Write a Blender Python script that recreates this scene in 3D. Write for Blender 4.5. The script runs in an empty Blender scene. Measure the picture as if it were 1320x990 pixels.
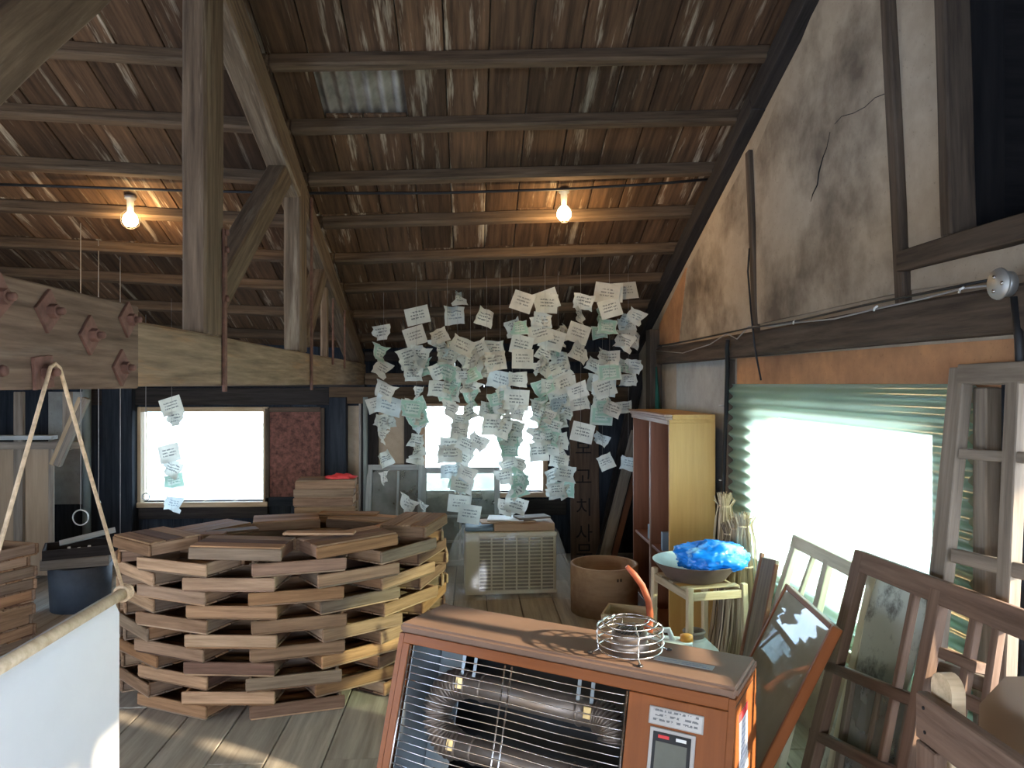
import bpy, bmesh, math, random
from mathutils import Vector, Matrix, noise
R = random.Random(7)
SC = bpy.context.scene
COL = SC.collection
PI = math.pi

# ------------------------------------------------------------------ camera, sky, sun, exposure
F = 960.0
EYE = 1.6
YAW = math.atan(50 / F)
cam_d = bpy.data.cameras.new('camera')
cam_d.sensor_width = 36
cam_d.lens = 36 * F / 1320
cam = bpy.data.objects.new('camera', cam_d)
cam.location = (0, 0, EYE)
cam.rotation_euler = (PI / 2, 0, -YAW)
COL.objects.link(cam)
SC.camera = cam

vs = SC.view_settings
vs.view_transform = 'Standard'
vs.look = 'None'
vs.gamma = 1
vs.use_curve_mapping = False
vs.exposure = 0.95

wd = bpy.data.worlds.new('sky')
SC.world = wd
wd.use_nodes = True
nt = wd.node_tree
nt.nodes.clear()
tc = nt.nodes.new('ShaderNodeTexCoord')
mp = nt.nodes.new('ShaderNodeMapping')
mp.inputs['Scale'].default_value = (1, 1, 2.2)
mp.inputs['Location'].default_value = (4.1, 2.2, 1.5)
nz = nt.nodes.new('ShaderNodeTexNoise')
nz.inputs['Scale'].default_value = 3.2
nz.inputs['Detail'].default_value = 6
rp = nt.nodes.new('ShaderNodeValToRGB')
rp.color_ramp.elements[0].position = .47
rp.color_ramp.elements[0].color = (.46, .63, .92, 1)
rp.color_ramp.elements[1].position = .63
rp.color_ramp.elements[1].color = (1, .95, .87, 1)
bg = nt.nodes.new('ShaderNodeBackground')
bg.inputs['Strength'].default_value = 11.0
wo = nt.nodes.new('ShaderNodeOutputWorld')
nt.links.new(tc.outputs['Generated'], mp.inputs['Vector'])
nt.links.new(mp.outputs['Vector'], nz.inputs['Vector'])
nt.links.new(nz.outputs['Fac'], rp.inputs['Fac'])
nt.links.new(rp.outputs['Color'], bg.inputs['Color'])
nt.links.new(bg.outputs['Background'], wo.inputs['Surface'])

sun_d = bpy.data.lights.new('sun', 'SUN')
sun_d.energy = 9
sun_d.angle = math.radians(1.2)
sun_d.color = (1, .84, .62)
sun = bpy.data.objects.new('sun', sun_d)
sun.rotation_euler = Vector((-1.0, .55, -.38)).to_track_quat('-Z', 'Y').to_euler()
sun.location = (6, -3, 6)
COL.objects.link(sun)


def portal(name, loc, direction, w, h):
    d = bpy.data.lights.new(name, 'AREA')
    d.shape = 'RECTANGLE'
    d.size, d.size_y = w, h
    d.cycles.is_portal = True
    o = bpy.data.objects.new(name, d)
    o.location = loc
    o.rotation_euler = Vector(direction).to_track_quat('-Z', 'Z').to_euler()
    COL.objects.link(o)


# room box
XR, XL, YF, YB = 1.55, -4.8, 7.0, -4.6       # right, left, far and near walls
YRIDGE = 1.2
portal('daylight_portal_far_a', (-2.54, YF + .2, .92), (0, -1, 0), 1.14, .83)
portal('daylight_portal_far_b', (.1, YF + .2, .99), (0, -1, 0), 1.1, .78)
portal('daylight_portal_behind', (-1.2, YB - .2, 1.2), (0, 1, 0), 4.2, 1.2)
portal('daylight_portal_left', (XL - .2, 0.2, 1.2), (1, 0, 0), 3.6, 1.0)
portal('daylight_portal_right', (XR + .2, -.4, 1.2), (-1, 0, 0), 2.4, 1.0)  # samples daylight through the unseen opening added on the right

# ------------------------------------------------------------------ pixel helpers
FW = Vector((math.sin(YAW), math.cos(YAW), 0))
RT = Vector((math.cos(YAW), -math.sin(YAW), 0))
C0 = Vector((0, 0, EYE))


def ray(px, py):
    return FW * F + RT * (px - 660) + Vector((0, 0, 1)) * (495 - py)


def pX(px, py, X):
    d = ray(px, py)
    return C0 + d * (X / d.x)


def pY(px, py, Y):
    d = ray(px, py)
    return C0 + d * (Y / d.y)


def pZ(px, py, Z):
    d = ray(px, py)
    return C0 + d * ((Z - EYE) / d.z)


def pP(px, py, o, n):
    d = ray(px, py)
    return C0 + d * ((o - C0).dot(n) / d.dot(n))


# ------------------------------------------------------------------ materials
def nodes_of(name):
    m = bpy.data.materials.new(name)
    m.use_nodes = True
    t = m.node_tree
    b = t.nodes['Principled BSDF']
    return m, t, b


def ramp(t, stops):
    r = t.nodes.new('ShaderNodeValToRGB')
    e = r.color_ramp.elements
    while len(e) < len(stops):
        e.new(.5)
    for i, (p, c) in enumerate(stops):
        e[i].position = p
        e[i].color = (*c, 1)
    return r


def noise_node(t, vec, scale, detail=4, rough=.6):
    n = t.nodes.new('ShaderNodeTexNoise')
    n.inputs['Scale'].default_value = scale
    n.inputs['Detail'].default_value = detail
    n.inputs['Roughness'].default_value = rough
    t.links.new(vec, n.inputs['Vector'])
    return n


def mixc(t, fac, a, b, mode='MIX'):
    m = t.nodes.new('ShaderNodeMix')
    m.data_type = 'RGBA'
    m.blend_type = mode
    for sock, v in ((m.inputs[0], fac), (m.inputs[6], a), (m.inputs[7], b)):
        if hasattr(v, 'is_linked') or hasattr(v, 'links'):
            t.links.new(v, sock)
        elif isinstance(v, (int, float)):
            sock.default_value = v
        else:
            sock.default_value = (*v, 1)
    return m.outputs[2]


def mth(t, op, a, b=None, c=None):
    m = t.nodes.new('ShaderNodeMath')
    m.operation = op
    for i, v in enumerate((a, b, c)):
        if v is None:
            continue
        if isinstance(v, (int, float)):
            m.inputs[i].default_value = v
        else:
            t.links.new(v, m.inputs[i])
    return m.outputs[0]


def objvec(t, scale=(1, 1, 1), rnd=True):
    c = t.nodes.new('ShaderNodeTexCoord')
    v = c.outputs['Object']
    if rnd:
        oi = t.nodes.new('ShaderNodeObjectInfo')
        k = mth(t, 'MULTIPLY', oi.outputs['Random'], 37.0)
        cx = t.nodes.new('ShaderNodeCombineXYZ')
        for i in range(3):
            t.links.new(k, cx.inputs[i])
        a = t.nodes.new('ShaderNodeVectorMath')
        a.operation = 'ADD'
        t.links.new(v, a.inputs[0])
        t.links.new(cx.outputs[0], a.inputs[1])
        v = a.outputs[0]
    s = t.nodes.new('ShaderNodeVectorMath')
    s.operation = 'MULTIPLY'
    t.links.new(v, s.inputs[0])
    s.inputs[1].default_value = scale
    return s.outputs[0], v


def bump(t, b, h, strength=.3, dist=.004):
    n = t.nodes.new('ShaderNodeBump')
    n.inputs['Strength'].default_value = strength
    n.inputs['Distance'].default_value = dist
    t.links.new(h, n.inputs['Height'])
    t.links.new(n.outputs['Normal'], b.inputs['Normal'])


def wood(name, dark, light, streak=None, amt=.5, rough=.75, var=.35, g=1.0, tones=None, patch=None, spec=.25):
    """wood grain along local X; per-board tone from the object's random number"""
    m, t, b = nodes_of(name)
    sv, rv = objvec(t, (1.6 * g, 26 * g, 26 * g))
    n1 = noise_node(t, sv, 1.4, 6, .65)
    col = ramp(t, [(.3, dark), (.72, light)])
    t.links.new(n1.outputs['Fac'], col.inputs['Fac'])
    c = col.outputs['Color']
    oi = t.nodes.new('ShaderNodeObjectInfo')
    if tones:
        tr = ramp(t, [(i / max(1, len(tones) - 1), k) for i, k in enumerate(tones)])
        t.links.new(oi.outputs['Random'], tr.inputs['Fac'])
        c = mixc(t, 1.0, c, tr.outputs['Color'], 'MULTIPLY')
    if patch:
        pv, _ = objvec(t, (1.5, 4, 4))
        n3 = noise_node(t, pv, 1.3, 4)
        pr = ramp(t, [(.45, (0, 0, 0)), (.68, (1, 1, 1))])
        t.links.new(n3.outputs['Fac'], pr.inputs['Fac'])
        c = mixc(t, mth(t, 'MULTIPLY', pr.outputs['Color'], .7), c, patch)
    if streak:
        wv, _ = objvec(t, (.9, 11, 11))
        n2 = noise_node(t, wv, 1.1, 5, .7)
        sr = ramp(t, [(.56, (0, 0, 0)), (.70, (1, 1, 1))])
        t.links.new(n2.outputs['Fac'], sr.inputs['Fac'])
        c = mixc(t, mth(t, 'MULTIPLY', sr.outputs['Color'], amt), c, streak)
    hs = t.nodes.new('ShaderNodeHueSaturation')
    t.links.new(c, hs.inputs['Color'])
    r2 = mth(t, 'FRACT', mth(t, 'MULTIPLY', oi.outputs['Random'], 7.31))
    t.links.new(mth(t, 'MULTIPLY_ADD', r2, 2 * var, 1 - var), hs.inputs['Value'])
    t.links.new(hs.outputs['Color'], b.inputs['Base Color'])
    b.inputs['Roughness'].default_value = rough
    b.inputs['Specular IOR Level'].default_value = spec
    bump(t, b, n1.outputs['Fac'], .35, .004)
    return m


def plain(name, col, rough=.6, metal=0, var=.12, scale=8, spec=.4, rust=None):
    m, t, b = nodes_of(name)
    sv, _ = objvec(t, (1, 1, 1))
    n = noise_node(t, sv, scale, 5)
    r = ramp(t, [(.3, tuple(max(0, k * (1 - var)) for k in col)), (.7, tuple(min(1, k * (1 + var)) for k in col))])
    t.links.new(n.outputs['Fac'], r.inputs['Fac'])
    c = r.outputs['Color']
    if rust:
        n2 = noise_node(t, sv, scale * 1.7, 6, .7)
        rr = ramp(t, [(.5, (0, 0, 0)), (.62, (1, 1, 1))])
        t.links.new(n2.outputs['Fac'], rr.inputs['Fac'])
        c = mixc(t, rr.outputs['Color'], c, rust)
    t.links.new(c, b.inputs['Base Color'])
    b.inputs['Roughness'].default_value = rough
    b.inputs['Metallic'].default_value = metal
    b.inputs['Specular IOR Level'].default_value = spec
    bump(t, b, n.outputs['Fac'], .15, .003)
    return m


def plaster(name, base, stain, amt=.8, low=None):
    m, t, b = nodes_of(name)
    c = t.nodes.new('ShaderNodeTexCoord')
    v = c.outputs['Object']
    n1 = noise_node(t, v, 2.1, 7, .62)
    n2 = noise_node(t, v, 14, 6, .6)
    r1 = ramp(t, [(.44, (0, 0, 0)), (.66, (1, 1, 1))])
    t.links.new(n1.outputs['Fac'], r1.inputs['Fac'])
    r2 = ramp(t, [(.3, tuple(k * .86 for k in base)), (.7, base)])
    t.links.new(n2.outputs['Fac'], r2.inputs['Fac'])
    col = mixc(t, mth(t, 'MULTIPLY', r1.outputs['Color'], amt), r2.outputs['Color'], stain)
    n3 = noise_node(t, v, 70, 3)
    r3 = ramp(t, [(.63, (0, 0, 0)), (.7, (1, 1, 1))])
    t.links.new(n3.outputs['Fac'], r3.inputs['Fac'])
    col = mixc(t, mth(t, 'MULTIPLY', r3.outputs['Color'], .45), col, tuple(k * .45 for k in base))
    t.links.new(col, b.inputs['Base Color'])
    b.inputs['Roughness'].default_value = .95
    b.inputs['Specular IOR Level'].default_value = .1
    bump(t, b, n2.outputs['Fac'], .4, .006)
    return m


def glass(name, tint=(.9, .95, .95), rough=.02, dirt=.12):
    """thin window glass: mostly clear, a little dusty, reflecting"""
    m, t, b = nodes_of(name)
    t.nodes.remove(b)
    out = t.nodes['Material Output']
    tr = t.nodes.new('ShaderNodeBsdfTransparent')
    tr.inputs[0].default_value = (*tint, 1)
    gl = t.nodes.new('ShaderNodeBsdfGlossy')
    gl.inputs['Roughness'].default_value = rough
    df = t.nodes.new('ShaderNodeBsdfDiffuse')
    df.inputs[0].default_value = (.6, .62, .58, 1)
    fr = t.nodes.new('ShaderNodeFresnel')
    fr.inputs[0].default_value = 1.5
    m1 = t.nodes.new('ShaderNodeMixShader')
    t.links.new(fr.outputs[0], m1.inputs[0])
    t.links.new(tr.outputs[0], m1.inputs[1])
    t.links.new(gl.outputs[0], m1.inputs[2])
    m2 = t.nodes.new('ShaderNodeMixShader')
    sv, _ = objvec(t)
    n = noise_node(t, sv, 5, 5)
    t.links.new(mth(t, 'MULTIPLY', n.outputs['Fac'], dirt * 2), m2.inputs[0])
    t.links.new(m1.outputs[0], m2.inputs[1])
    t.links.new(df.outputs[0], m2.inputs[2])
    t.links.new(m2.outputs[0], out.inputs['Surface'])
    return m


def sheet_mat(name, tint, clear, gloss=.1):
    """translucent sheet: part clear, part scattering"""
    m, t, b = nodes_of(name)
    t.nodes.remove(b)
    out = t.nodes['Material Output']
    tr = t.nodes.new('ShaderNodeBsdfTransparent')
    tr.inputs[0].default_value = (*tint, 1)
    tl = t.nodes.new('ShaderNodeBsdfTranslucent')
    tl.inputs[0].default_value = (*tint, 1)
    df = t.nodes.new('ShaderNodeBsdfDiffuse')
    df.inputs[0].default_value = (*[k * .8 for k in tint], 1)
    gl = t.nodes.new('ShaderNodeBsdfGlossy')
    gl.inputs['Roughness'].default_value = .2
    a = t.nodes.new('ShaderNodeMixShader')
    a.inputs[0].default_value = .4
    t.links.new(tl.outputs[0], a.inputs[1])
    t.links.new(df.outputs[0], a.inputs[2])
    c = t.nodes.new('ShaderNodeMixShader')
    c.inputs[0].default_value = clear
    t.links.new(a.outputs[0], c.inputs[1])
    t.links.new(tr.outputs[0], c.inputs[2])
    e = t.nodes.new('ShaderNodeMixShader')
    e.inputs[0].default_value = gloss
    t.links.new(c.outputs[0], e.inputs[1])
    t.links.new(gl.outputs[0], e.inputs[2])
    t.links.new(e.outputs[0], out.inputs['Surface'])
    return m


def paper(name, base, ink, trans=.3, frame=False, lines=3, hx=.045, hz=.03):
    """sheet with rows of small print in local XZ"""
    m, t, b = nodes_of(name)
    out = t.nodes['Material Output']
    c = t.nodes.new('ShaderNodeTexCoord')
    s = t.nodes.new('ShaderNodeSeparateXYZ')
    t.links.new(c.outputs['Object'], s.inputs[0])
    x, z = s.outputs[0], s.outputs[2]
    ax, az = mth(t, 'ABSOLUTE', x), mth(t, 'ABSOLUTE', z)
    inx = mth(t, 'LESS_THAN', ax, hx)
    inz = mth(t, 'LESS_THAN', az, hz)
    row = mth(t, 'GREATER_THAN', mth(t, 'SINE', mth(t, 'MULTIPLY', z, PI * lines / hz)), .1)
    v, _ = objvec(t, (140, 1, lines / hz * .5))
    n = noise_node(t, v, 1, 1)
    wrd = mth(t, 'GREATER_THAN', n.outputs['Fac'], .46)
    fac = mth(t, 'MULTIPLY', mth(t, 'MULTIPLY', inx, inz), mth(t, 'MULTIPLY', row, wrd))
    v2, _ = objvec(t)
    n2 = noise_node(t, v2, 9, 4)
    r = ramp(t, [(.35, tuple(k * .8 for k in base)), (.65, base)])
    t.links.new(n2.outputs['Fac'], r.inputs['Fac'])
    col = mixc(t, mth(t, 'MULTIPLY', fac, .8), r.outputs['Color'], ink)
    if frame:
        ring = mth(t, 'MULTIPLY', mth(t, 'GREATER_THAN', mth(t, 'MAXIMUM', mth(t, 'MULTIPLY', ax, .72), az), .033),
                   mth(t, 'LESS_THAN', mth(t, 'MAXIMUM', mth(t, 'MULTIPLY', ax, .72), az), .048))
        col = mixc(t, mth(t, 'MULTIPLY', ring, .75), col, (.36, .60, .46))
    t.links.new(col, b.inputs['Base Color'])
    b.inputs['Roughness'].default_value = .7
    tl = t.nodes.new('ShaderNodeBsdfTranslucent')
    t.links.new(col, tl.inputs[0])
    mx = t.nodes.new('ShaderNodeMixShader')
    mx.inputs[0].default_value = trans
    t.links.new(b.outputs[0], mx.inputs[1])
    t.links.new(tl.outputs[0], mx.inputs[2])
    t.links.new(mx.outputs[0], out.inputs['Surface'])
    return m


def emit(name, col, strength):
    m, t, b = nodes_of(name)
    b.inputs['Base Color'].default_value = (*col, 1)
    b.inputs['Emission Color'].default_value = (*col, 1)
    b.inputs['Emission Strength'].default_value = strength
    return m


M = {}
M['roof'] = wood('roof_boards', (.036, .020, .011), (.145, .080, .042), (.52, .43, .31), .85, .85, .45, .8)
M['purlin'] = wood('purlin_wood', (.046, .030, .018), (.150, .098, .058), (.27, .205, .135), .35, .85, .15)
M['truss'] = wood('truss_wood', (.066, .043, .027), (.215, .150, .096), (.46, .38, .275), .45, .85, .12)
M['beam'] = wood('tie_beam_wood', (.13, .088, .055), (.34, .245, .160), (.50, .22, .06), .3, .85, .08)
M['splice'] = wood('splice_wood', (.066, .042, .028), (.22, .148, .100), (.36, .28, .21), .3, .85, .08)
M['darkwood'] = wood('smoked_wood', (.016, .014, .014), (.055, .047, .042), (.12, .10, .085), .25, .85, .2)
M['recess_shade'] = wood('recess_shade_wood', (.006, .006, .007), (.020, .018, .018), None, 0, .9, .2)  # near-black wood: the darkness of the loft recess put into its colour
M['navy'] = wood('blue_black_wood', (.012, .016, .023), (.040, .050, .064), (.10, .11, .12), .2, .85, .2)
M['post'] = wood('wall_timber', (.044, .032, .023), (.138, .102, .072), (.22, .175, .13), .3, .85, .12)
M['floor'] = wood('floor_boards', (.27, .23, .18), (.52, .455, .365), (.55, .50, .42), .3, .6, .13, .7)
M['crate'] = wood('crate_wood', (.40, .33, .27), (.86, .76, .66), None, 0, .8, .36, 1.4,
                  tones=[(.52, .34, .21), (.36, .29, .23), (.60, .35, .18), (.54, .44, .33), (.28, .17, .13), (.66, .47, .30), (.44, .36, .28), (.56, .36, .22)])
M['palewood'] = wood('pale_wood', (.42, .30, .17), (.70, .55, .36), None, 0, .6, .12)
M['plank'] = wood('grey_plank', (.17, .14, .11), (.38, .32, .25), (.5, .45, .38), .3, .8, .2)
M['sash'] = wood('brown_sash_paint', (.095, .058, .038), (.225, .145, .10), (.30, .22, .17), .3, .7, .08)
M['sash_grey'] = wood('weathered_sash', (.12, .095, .07), (.28, .235, .18), (.36, .31, .25), .3, .8, .08)
M['sash_pale'] = wood('pale_green_paint', (.52, .49, .35), (.74, .70, .54), (.35, .27, .18), .3, .6, .06)
M['sash_white'] = wood('whitewashed_sash', (.33, .36, .36), (.58, .62, .60), (.3, .25, .2), .25, .7, .06)
M['ply'] = wood('plywood', (.30, .215, .135), (.46, .345, .23), None, 0, .7, .08, .5)
M['osb'] = plain('strand_board', (.15, .062, .046), .8, 0, .7, 28)
M['plaster'] = plaster('smoke_stained_plaster', (.46, .375, .275), (.13, .10, .074), .9)
M['plaster2'] = plaster('clean_plaster', (.47, .385, .285), (.28, .22, .155), .6)
M['plaster_grey'] = plaster('grey_plaster', (.42, .43, .40), (.22, .21, .19), .6)
M['clay'] = plaster('orange_clay', (.52, .27, .13), (.24, .125, .075), .85)
M['rust'] = plain('rusty_iron', (.165, .085, .062), .85, .2, .35, 30)
M['iron'] = plain('dark_iron', (.05, .045, .042), .6, .6, .2)
M['chrome'] = plain('chrome_wire', (.62, .60, .58), .25, 1, .05)
M['zinc'] = plain('galvanised', (.48, .49, .47), .45, .7, .2)
M['corr_metal'] = plain('corrugated_steel', (.28, .25, .21), .8, 0, .5, 5, .05)
M['cable'] = plain('black_cable', (.012, .012, .013), .5)
M['wire'] = plain('grey_cable', (.30, .29, .28), .5)
M['pvc'] = plain('grey_pipe', (.22, .26, .25), .5)
M['fibre'] = sheet_mat('green_fibreglass', (.62, .84, .72), .36, .16)
M['glass'] = glass('window_glass')
M['glass_dusty'] = glass('dusty_glass', (.72, .76, .72), .05, .32)
M['film'] = sheet_mat('clear_plastic', (.97, .96, .92), .78, .11)
M['cloth'] = plain('white_cloth', (.66, .64, .60), .9, 0, .05, 3)
M['rope'] = plain('hemp_rope', (.55, .40, .25), .9, 0, .3, 60)
M['laminate'] = wood('orange_laminate', (.215, .066, .017), (.28, .092, .026), None, 0, .45, .02, .8, spec=.25)
M['laminate_top'] = plain('dusty_laminate_top', (.205, .125, .085), .65, 0, .1, 6)
M['heater_in'] = plain('heater_interior', (.035, .04, .045), .45, .5, .1)
M['reflector'] = plain('steel_reflector', (.26, .30, .32), .42, .6, .1)
M['tube'] = plain('tube_steel', (.27, .225, .19), .4, .6, .15)
M['brass'] = plain('brass', (.55, .40, .18), .35, .9, .1)
M['black'] = plain('black_plastic', (.012, .012, .013), .3)
M['screen'] = plain('grey_screen', (.15, .155, .13), .15)
M['silver'] = plain('silver_plastic', (.42, .40, .37), .4, .3)
M['label'] = paper('printed_plate', (.58, .57, .54), (.08, .09, .1), 0, False, 3, .062, .018)
M['label_side'] = paper('printed_sticker', (.74, .76, .80), (.33, .36, .42), 0, False, 10, .045, .075)
M['label_top'] = paper('printed_top_sticker', (.42, .43, .43), (.18, .24, .36), 0, False, 2, .075, .012)
M['red'] = plain('red_print', (.75, .06, .06), .6)
M['whitepaper'] = plain('white_paper', (.82, .82, .80), .7)
M['yellowwood'] = wood('yellow_veneer', (.50, .27, .07), (.64, .37, .115), None, 0, .45, .03, .5, spec=.4)
M['redveneer'] = wood('red_brown_veneer', (.17, .068, .036), (.27, .115, .062), None, 0, .45, .05, .6, spec=.4)
M['cornice'] = wood('grey_brown_trim', (.30, .20, .16), (.45, .33, .28), None, 0, .45, .06)
M['cream'] = plain('cream_plastic', (.78, .72, .54), .5, 0, .06)
M['coil'] = plain('dark_coil', (.24, .22, .17), .7)
M['tub'] = wood('tub_wood', (.40, .25, .15), (.58, .40, .25), None, 0, .7, .05, .5)
M['barrel'] = plain('blue_grey_tub', (.075, .095, .12), .6, 0, .3, 5)
M['enamel'] = plain('blue_white_enamel', (.55, .66, .70), .3)
M['basin_out'] = plain('brown_basin', (.13, .085, .07), .5, 0, .2)
M['redclay'] = plain('pink_inside', (.55, .22, .18), .6)
M['bag'] = None
M['jug'] = plain('white_polythene', (.76, .75, .70), .45)
M['hose'] = plain('red_hose', (.75, .16, .07), .4)
M['cap'] = plain('orange_cap', (.78, .33, .05), .45)
M['pot'] = plain('grey_ceramic', (.48, .47, .42), .5, 0, .1)
M['potrim'] = plain('brown_ceramic_rim', (.22, .17, .13), .5)
for k_, c0_, c1_ in (('reed', (.22, .15, .08), (.68, .54, .35)), ('reed2', (.10, .07, .045), (.42, .31, .19))):
    m, t, b = nodes_of('dry_' + k_)
    ge = t.nodes.new('ShaderNodeNewGeometry')
    r_ = ramp(t, [(0, c0_), (1, c1_)])
    t.links.new(ge.outputs['Random Per Island'], r_.inputs['Fac'])
    t.links.new(r_.outputs['Color'], b.inputs['Base Color'])
    b.inputs['Roughness'].default_value = .9
    M[k_] = m
M['card'] = plain('brown_card', (.25, .185, .125), .9, 0, .06, 3)
M['teal'] = plain('teal_cloth', (.02, .14, .11), .9)
M['boardwood'] = wood('dark_sign_board', (.060, .038, .026), (.13, .085, .058), None, 0, .75, .04)
M['ink'] = plain('black_ink', (.012, .010, .010), .9)
M['bluebook'] = plain('blue_grey_paper', (.20, .27, .33), .7)
M['ground'] = plain('pale_ground', (.45, .44, .40), .9)
M['note'] = [paper('note_white', (.84, .86, .78), (.12, .15, .15), .4),
             paper('note_green', (.70, .80, .70), (.22, .38, .30), .4, True),
             paper('note_beige', (.76, .74, .64), (.2, .2, .18), .4),
             paper('note_blue', (.76, .84, .83), (.2, .28, .32), .4)]
m, t, b = nodes_of('blue_plastic_bag')
sv, _ = objvec(t)
n = noise_node(t, sv, 10, 3)
r_ = ramp(t, [(.50, (.008, .20, .72)), (.72, (.35, .70, .92))])
t.links.new(n.outputs['Fac'], r_.inputs['Fac'])
t.links.new(r_.outputs['Color'], b.inputs['Base Color'])
b.inputs['Roughness'].default_value = .25
M['bag'] = m
m, t, b = nodes_of('dark_backed_glass')
sv, _ = objvec(t)
n = noise_node(t, sv, 3, 5)
r_ = ramp(t, [(.35, (.27, .245, .165)), (.65, (.38, .345, .25))])
t.links.new(n.outputs['Fac'], r_.inputs['Fac'])
t.links.new(r_.outputs['Color'], b.inputs['Base Color'])
b.inputs['Roughness'].default_value = .02
b.inputs['Specular IOR Level'].default_value = .2
M['darkglass'] = m
m, t, b = nodes_of('dirty_panel')
sv, _ = objvec(t)
n = noise_node(t, sv, 7, 7, .72)
r_ = ramp(t, [(.36, (.14, .14, .115)), (.50, (.52, .56, .48))])
t.links.new(n.outputs['Fac'], r_.inputs['Fac'])
t.links.new(r_.outputs['Color'], b.inputs['Base Color'])
b.inputs['Roughness'].default_value = .5
M['dirty'] = m
M['bulb'] = emit('lit_bulb', (1, .70, .33), 45)

# ------------------------------------------------------------------ object helpers


def wm(o):
    return wm(o.parent) @ o.matrix_basis if o.parent else o.matrix_basis.copy()


def tag(o, label=None, cat=None, group=None, kind=None):
    if label:
        o['label'] = label
    if cat:
        o['category'] = cat
    if group:
        o['group'] = group
    if kind:
        o['kind'] = kind
    return o


def empty(name, label=None, cat=None, loc=(0, 0, 0), rz=0, group=None, kind=None, mat=None):
    o = bpy.data.objects.new(name, None)
    o.empty_display_size = .1
    COL.objects.link(o)
    o.matrix_basis = mat if mat is not None else Matrix.Translation(loc) @ Matrix.Rotation(rz, 4, 'Z')
    return tag(o, label, cat, group, kind)


def link(name, me, mat, parent=None, world=None, local=None):
    o = bpy.data.objects.new(name, me)
    COL.objects.link(o)
    if mat is not None and not me.materials:
        me.materials.append(mat)
    if parent:
        o.parent = parent
        if local is not None:
            o.matrix_basis = local
        elif world is not None:
            o.matrix_basis = wm(parent).inverted() @ world
        else:
            o.matrix_basis = wm(parent).inverted()
    elif world is not None:
        o.matrix_basis = world
    elif local is not None:
        o.matrix_basis = local
    return o


def bm_mesh(bm, smooth=False):
    me = bpy.data.meshes.new('mesh')
    bmesh.ops.recalc_face_normals(bm, faces=bm.faces)
    if smooth:
        for f in bm.faces:
            f.smooth = True
    bm.to_mesh(me)
    bm.free()
    return me


_boxes = {}


def box_me(sx, sy, sz, mat, bev=.003, seed=None):
    k = (round(sx, 4), round(sy, 4), round(sz, 4), mat.name, bev)
    if seed is None and k in _boxes:
        return _boxes[k]
    bm = bmesh.new()
    bmesh.ops.create_cube(bm, size=1)
    bmesh.ops.scale(bm, vec=(sx, sy, sz), verts=bm.verts)
    if bev:
        bmesh.ops.bevel(bm, geom=bm.edges[:], offset=min(bev, sx * .3, sy * .3, sz * .3), segments=1, affect='EDGES')
    if seed is not None:
        for i in range(1, 8):
            x = sx * (i / 8 - .5)
            bmesh.ops.bisect_plane(bm, geom=bm.verts[:] + bm.edges[:] + bm.faces[:], plane_co=(x, 0, 0), plane_no=(1, 0, 0))
        for v in bm.verts:
            d = noise.noise_vector(Vector((v.co.x * 2.3 + seed, v.co.y * 9, v.co.z * 9)))
            v.co.y += d.y * min(sy, .12) * .045
            v.co.z += d.z * min(sz, .12) * .045
    me = bm_mesh(bm)
    me.materials.append(mat)
    if seed is None:
        _boxes[k] = me
    return me


def frame_mat(p0, p1, up=Vector((0, 0, 1))):
    x = (p1 - p0).normalized()
    z = (up - x * up.dot(x))
    if z.length < 1e-4:
        z = Vector((0, 1, 0)) - x * x.y
    z.normalize()
    y = z.cross(x)
    m = Matrix((x, y, z)).transposed().to_4x4()
    m.translation = (p0 + p1) / 2
    return m


def bar(name, p0, p1, w, h, mat, parent=None, up=Vector((0, 0, 1)), bev=.004, rough=False):
    """timber from p0 to p1, w across, h along up"""
    p0, p1 = Vector(p0), Vector(p1)
    me = box_me((p1 - p0).length, w, h, mat, bev, R.random() * 50 if rough else None)
    return link(name, me, mat, parent, frame_mat(p0, p1, Vector(up)))


def box(name, lo, hi, mat, parent=None, bev=.004, axis=None):
    """axis aligned box with grain along its longest side"""
    lo, hi = Vector(lo), Vector(hi)
    s = hi - lo
    c = (lo + hi) / 2
    a = axis if axis is not None else max(range(3), key=lambda i: s[i])
    if a == 0:
        return link(name, box_me(s.x, s.y, s.z, mat, bev), mat, parent, Matrix.Translation(c))
    if a == 1:
        return link(name, box_me(s.y, s.x, s.z, mat, bev), mat, parent, Matrix.Translation(c) @ Matrix.Rotation(PI / 2, 4, 'Z'))
    return link(name, box_me(s.z, s.y, s.x, mat, bev), mat, parent, Matrix.Translation(c) @ Matrix.Rotation(-PI / 2, 4, 'Y'))


def lbox(name, c, s, mat, parent, bev=.003, rot=None, base=None):
    """box in the parent's own frame"""
    l = Matrix.Translation(Vector(c))
    if rot is not None:
        l = l @ rot
    if base is not None:
        l = base @ l
    return link(name, box_me(*s, mat, bev), mat, parent, local=l)


def tube_bm(bm, pts, r, seg=8, closed=False):
    pts = [Vector(p) for p in pts]
    n = len(pts)
    rings = []
    for i, p in enumerate(pts):
        a = pts[(i - 1) % n] if (closed or i > 0) else p
        c = pts[(i + 1) % n] if (closed or i < n - 1) else p
        d = (c - a).normalized()
        u = d.orthogonal().normalized() if not rings else (pu - d * pu.dot(d)).normalized()
        pu = u
        v = d.cross(u)
        rr = r[i] if isinstance(r, (list, tuple)) else r
        rings.append([bm.verts.new(p + (u * math.cos(2 * PI * k / seg) + v * math.sin(2 * PI * k / seg)) * rr) for k in range(seg)])
    m = n if closed else n - 1
    for i in range(m):
        a, c = rings[i], rings[(i + 1) % n]
        for k in range(seg):
            bm.faces.new((a[k], a[(k + 1) % seg], c[(k + 1) % seg], c[k]))
    if not closed:
        bm.faces.new(rings[0])
        bm.faces.new(rings[-1])


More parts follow.
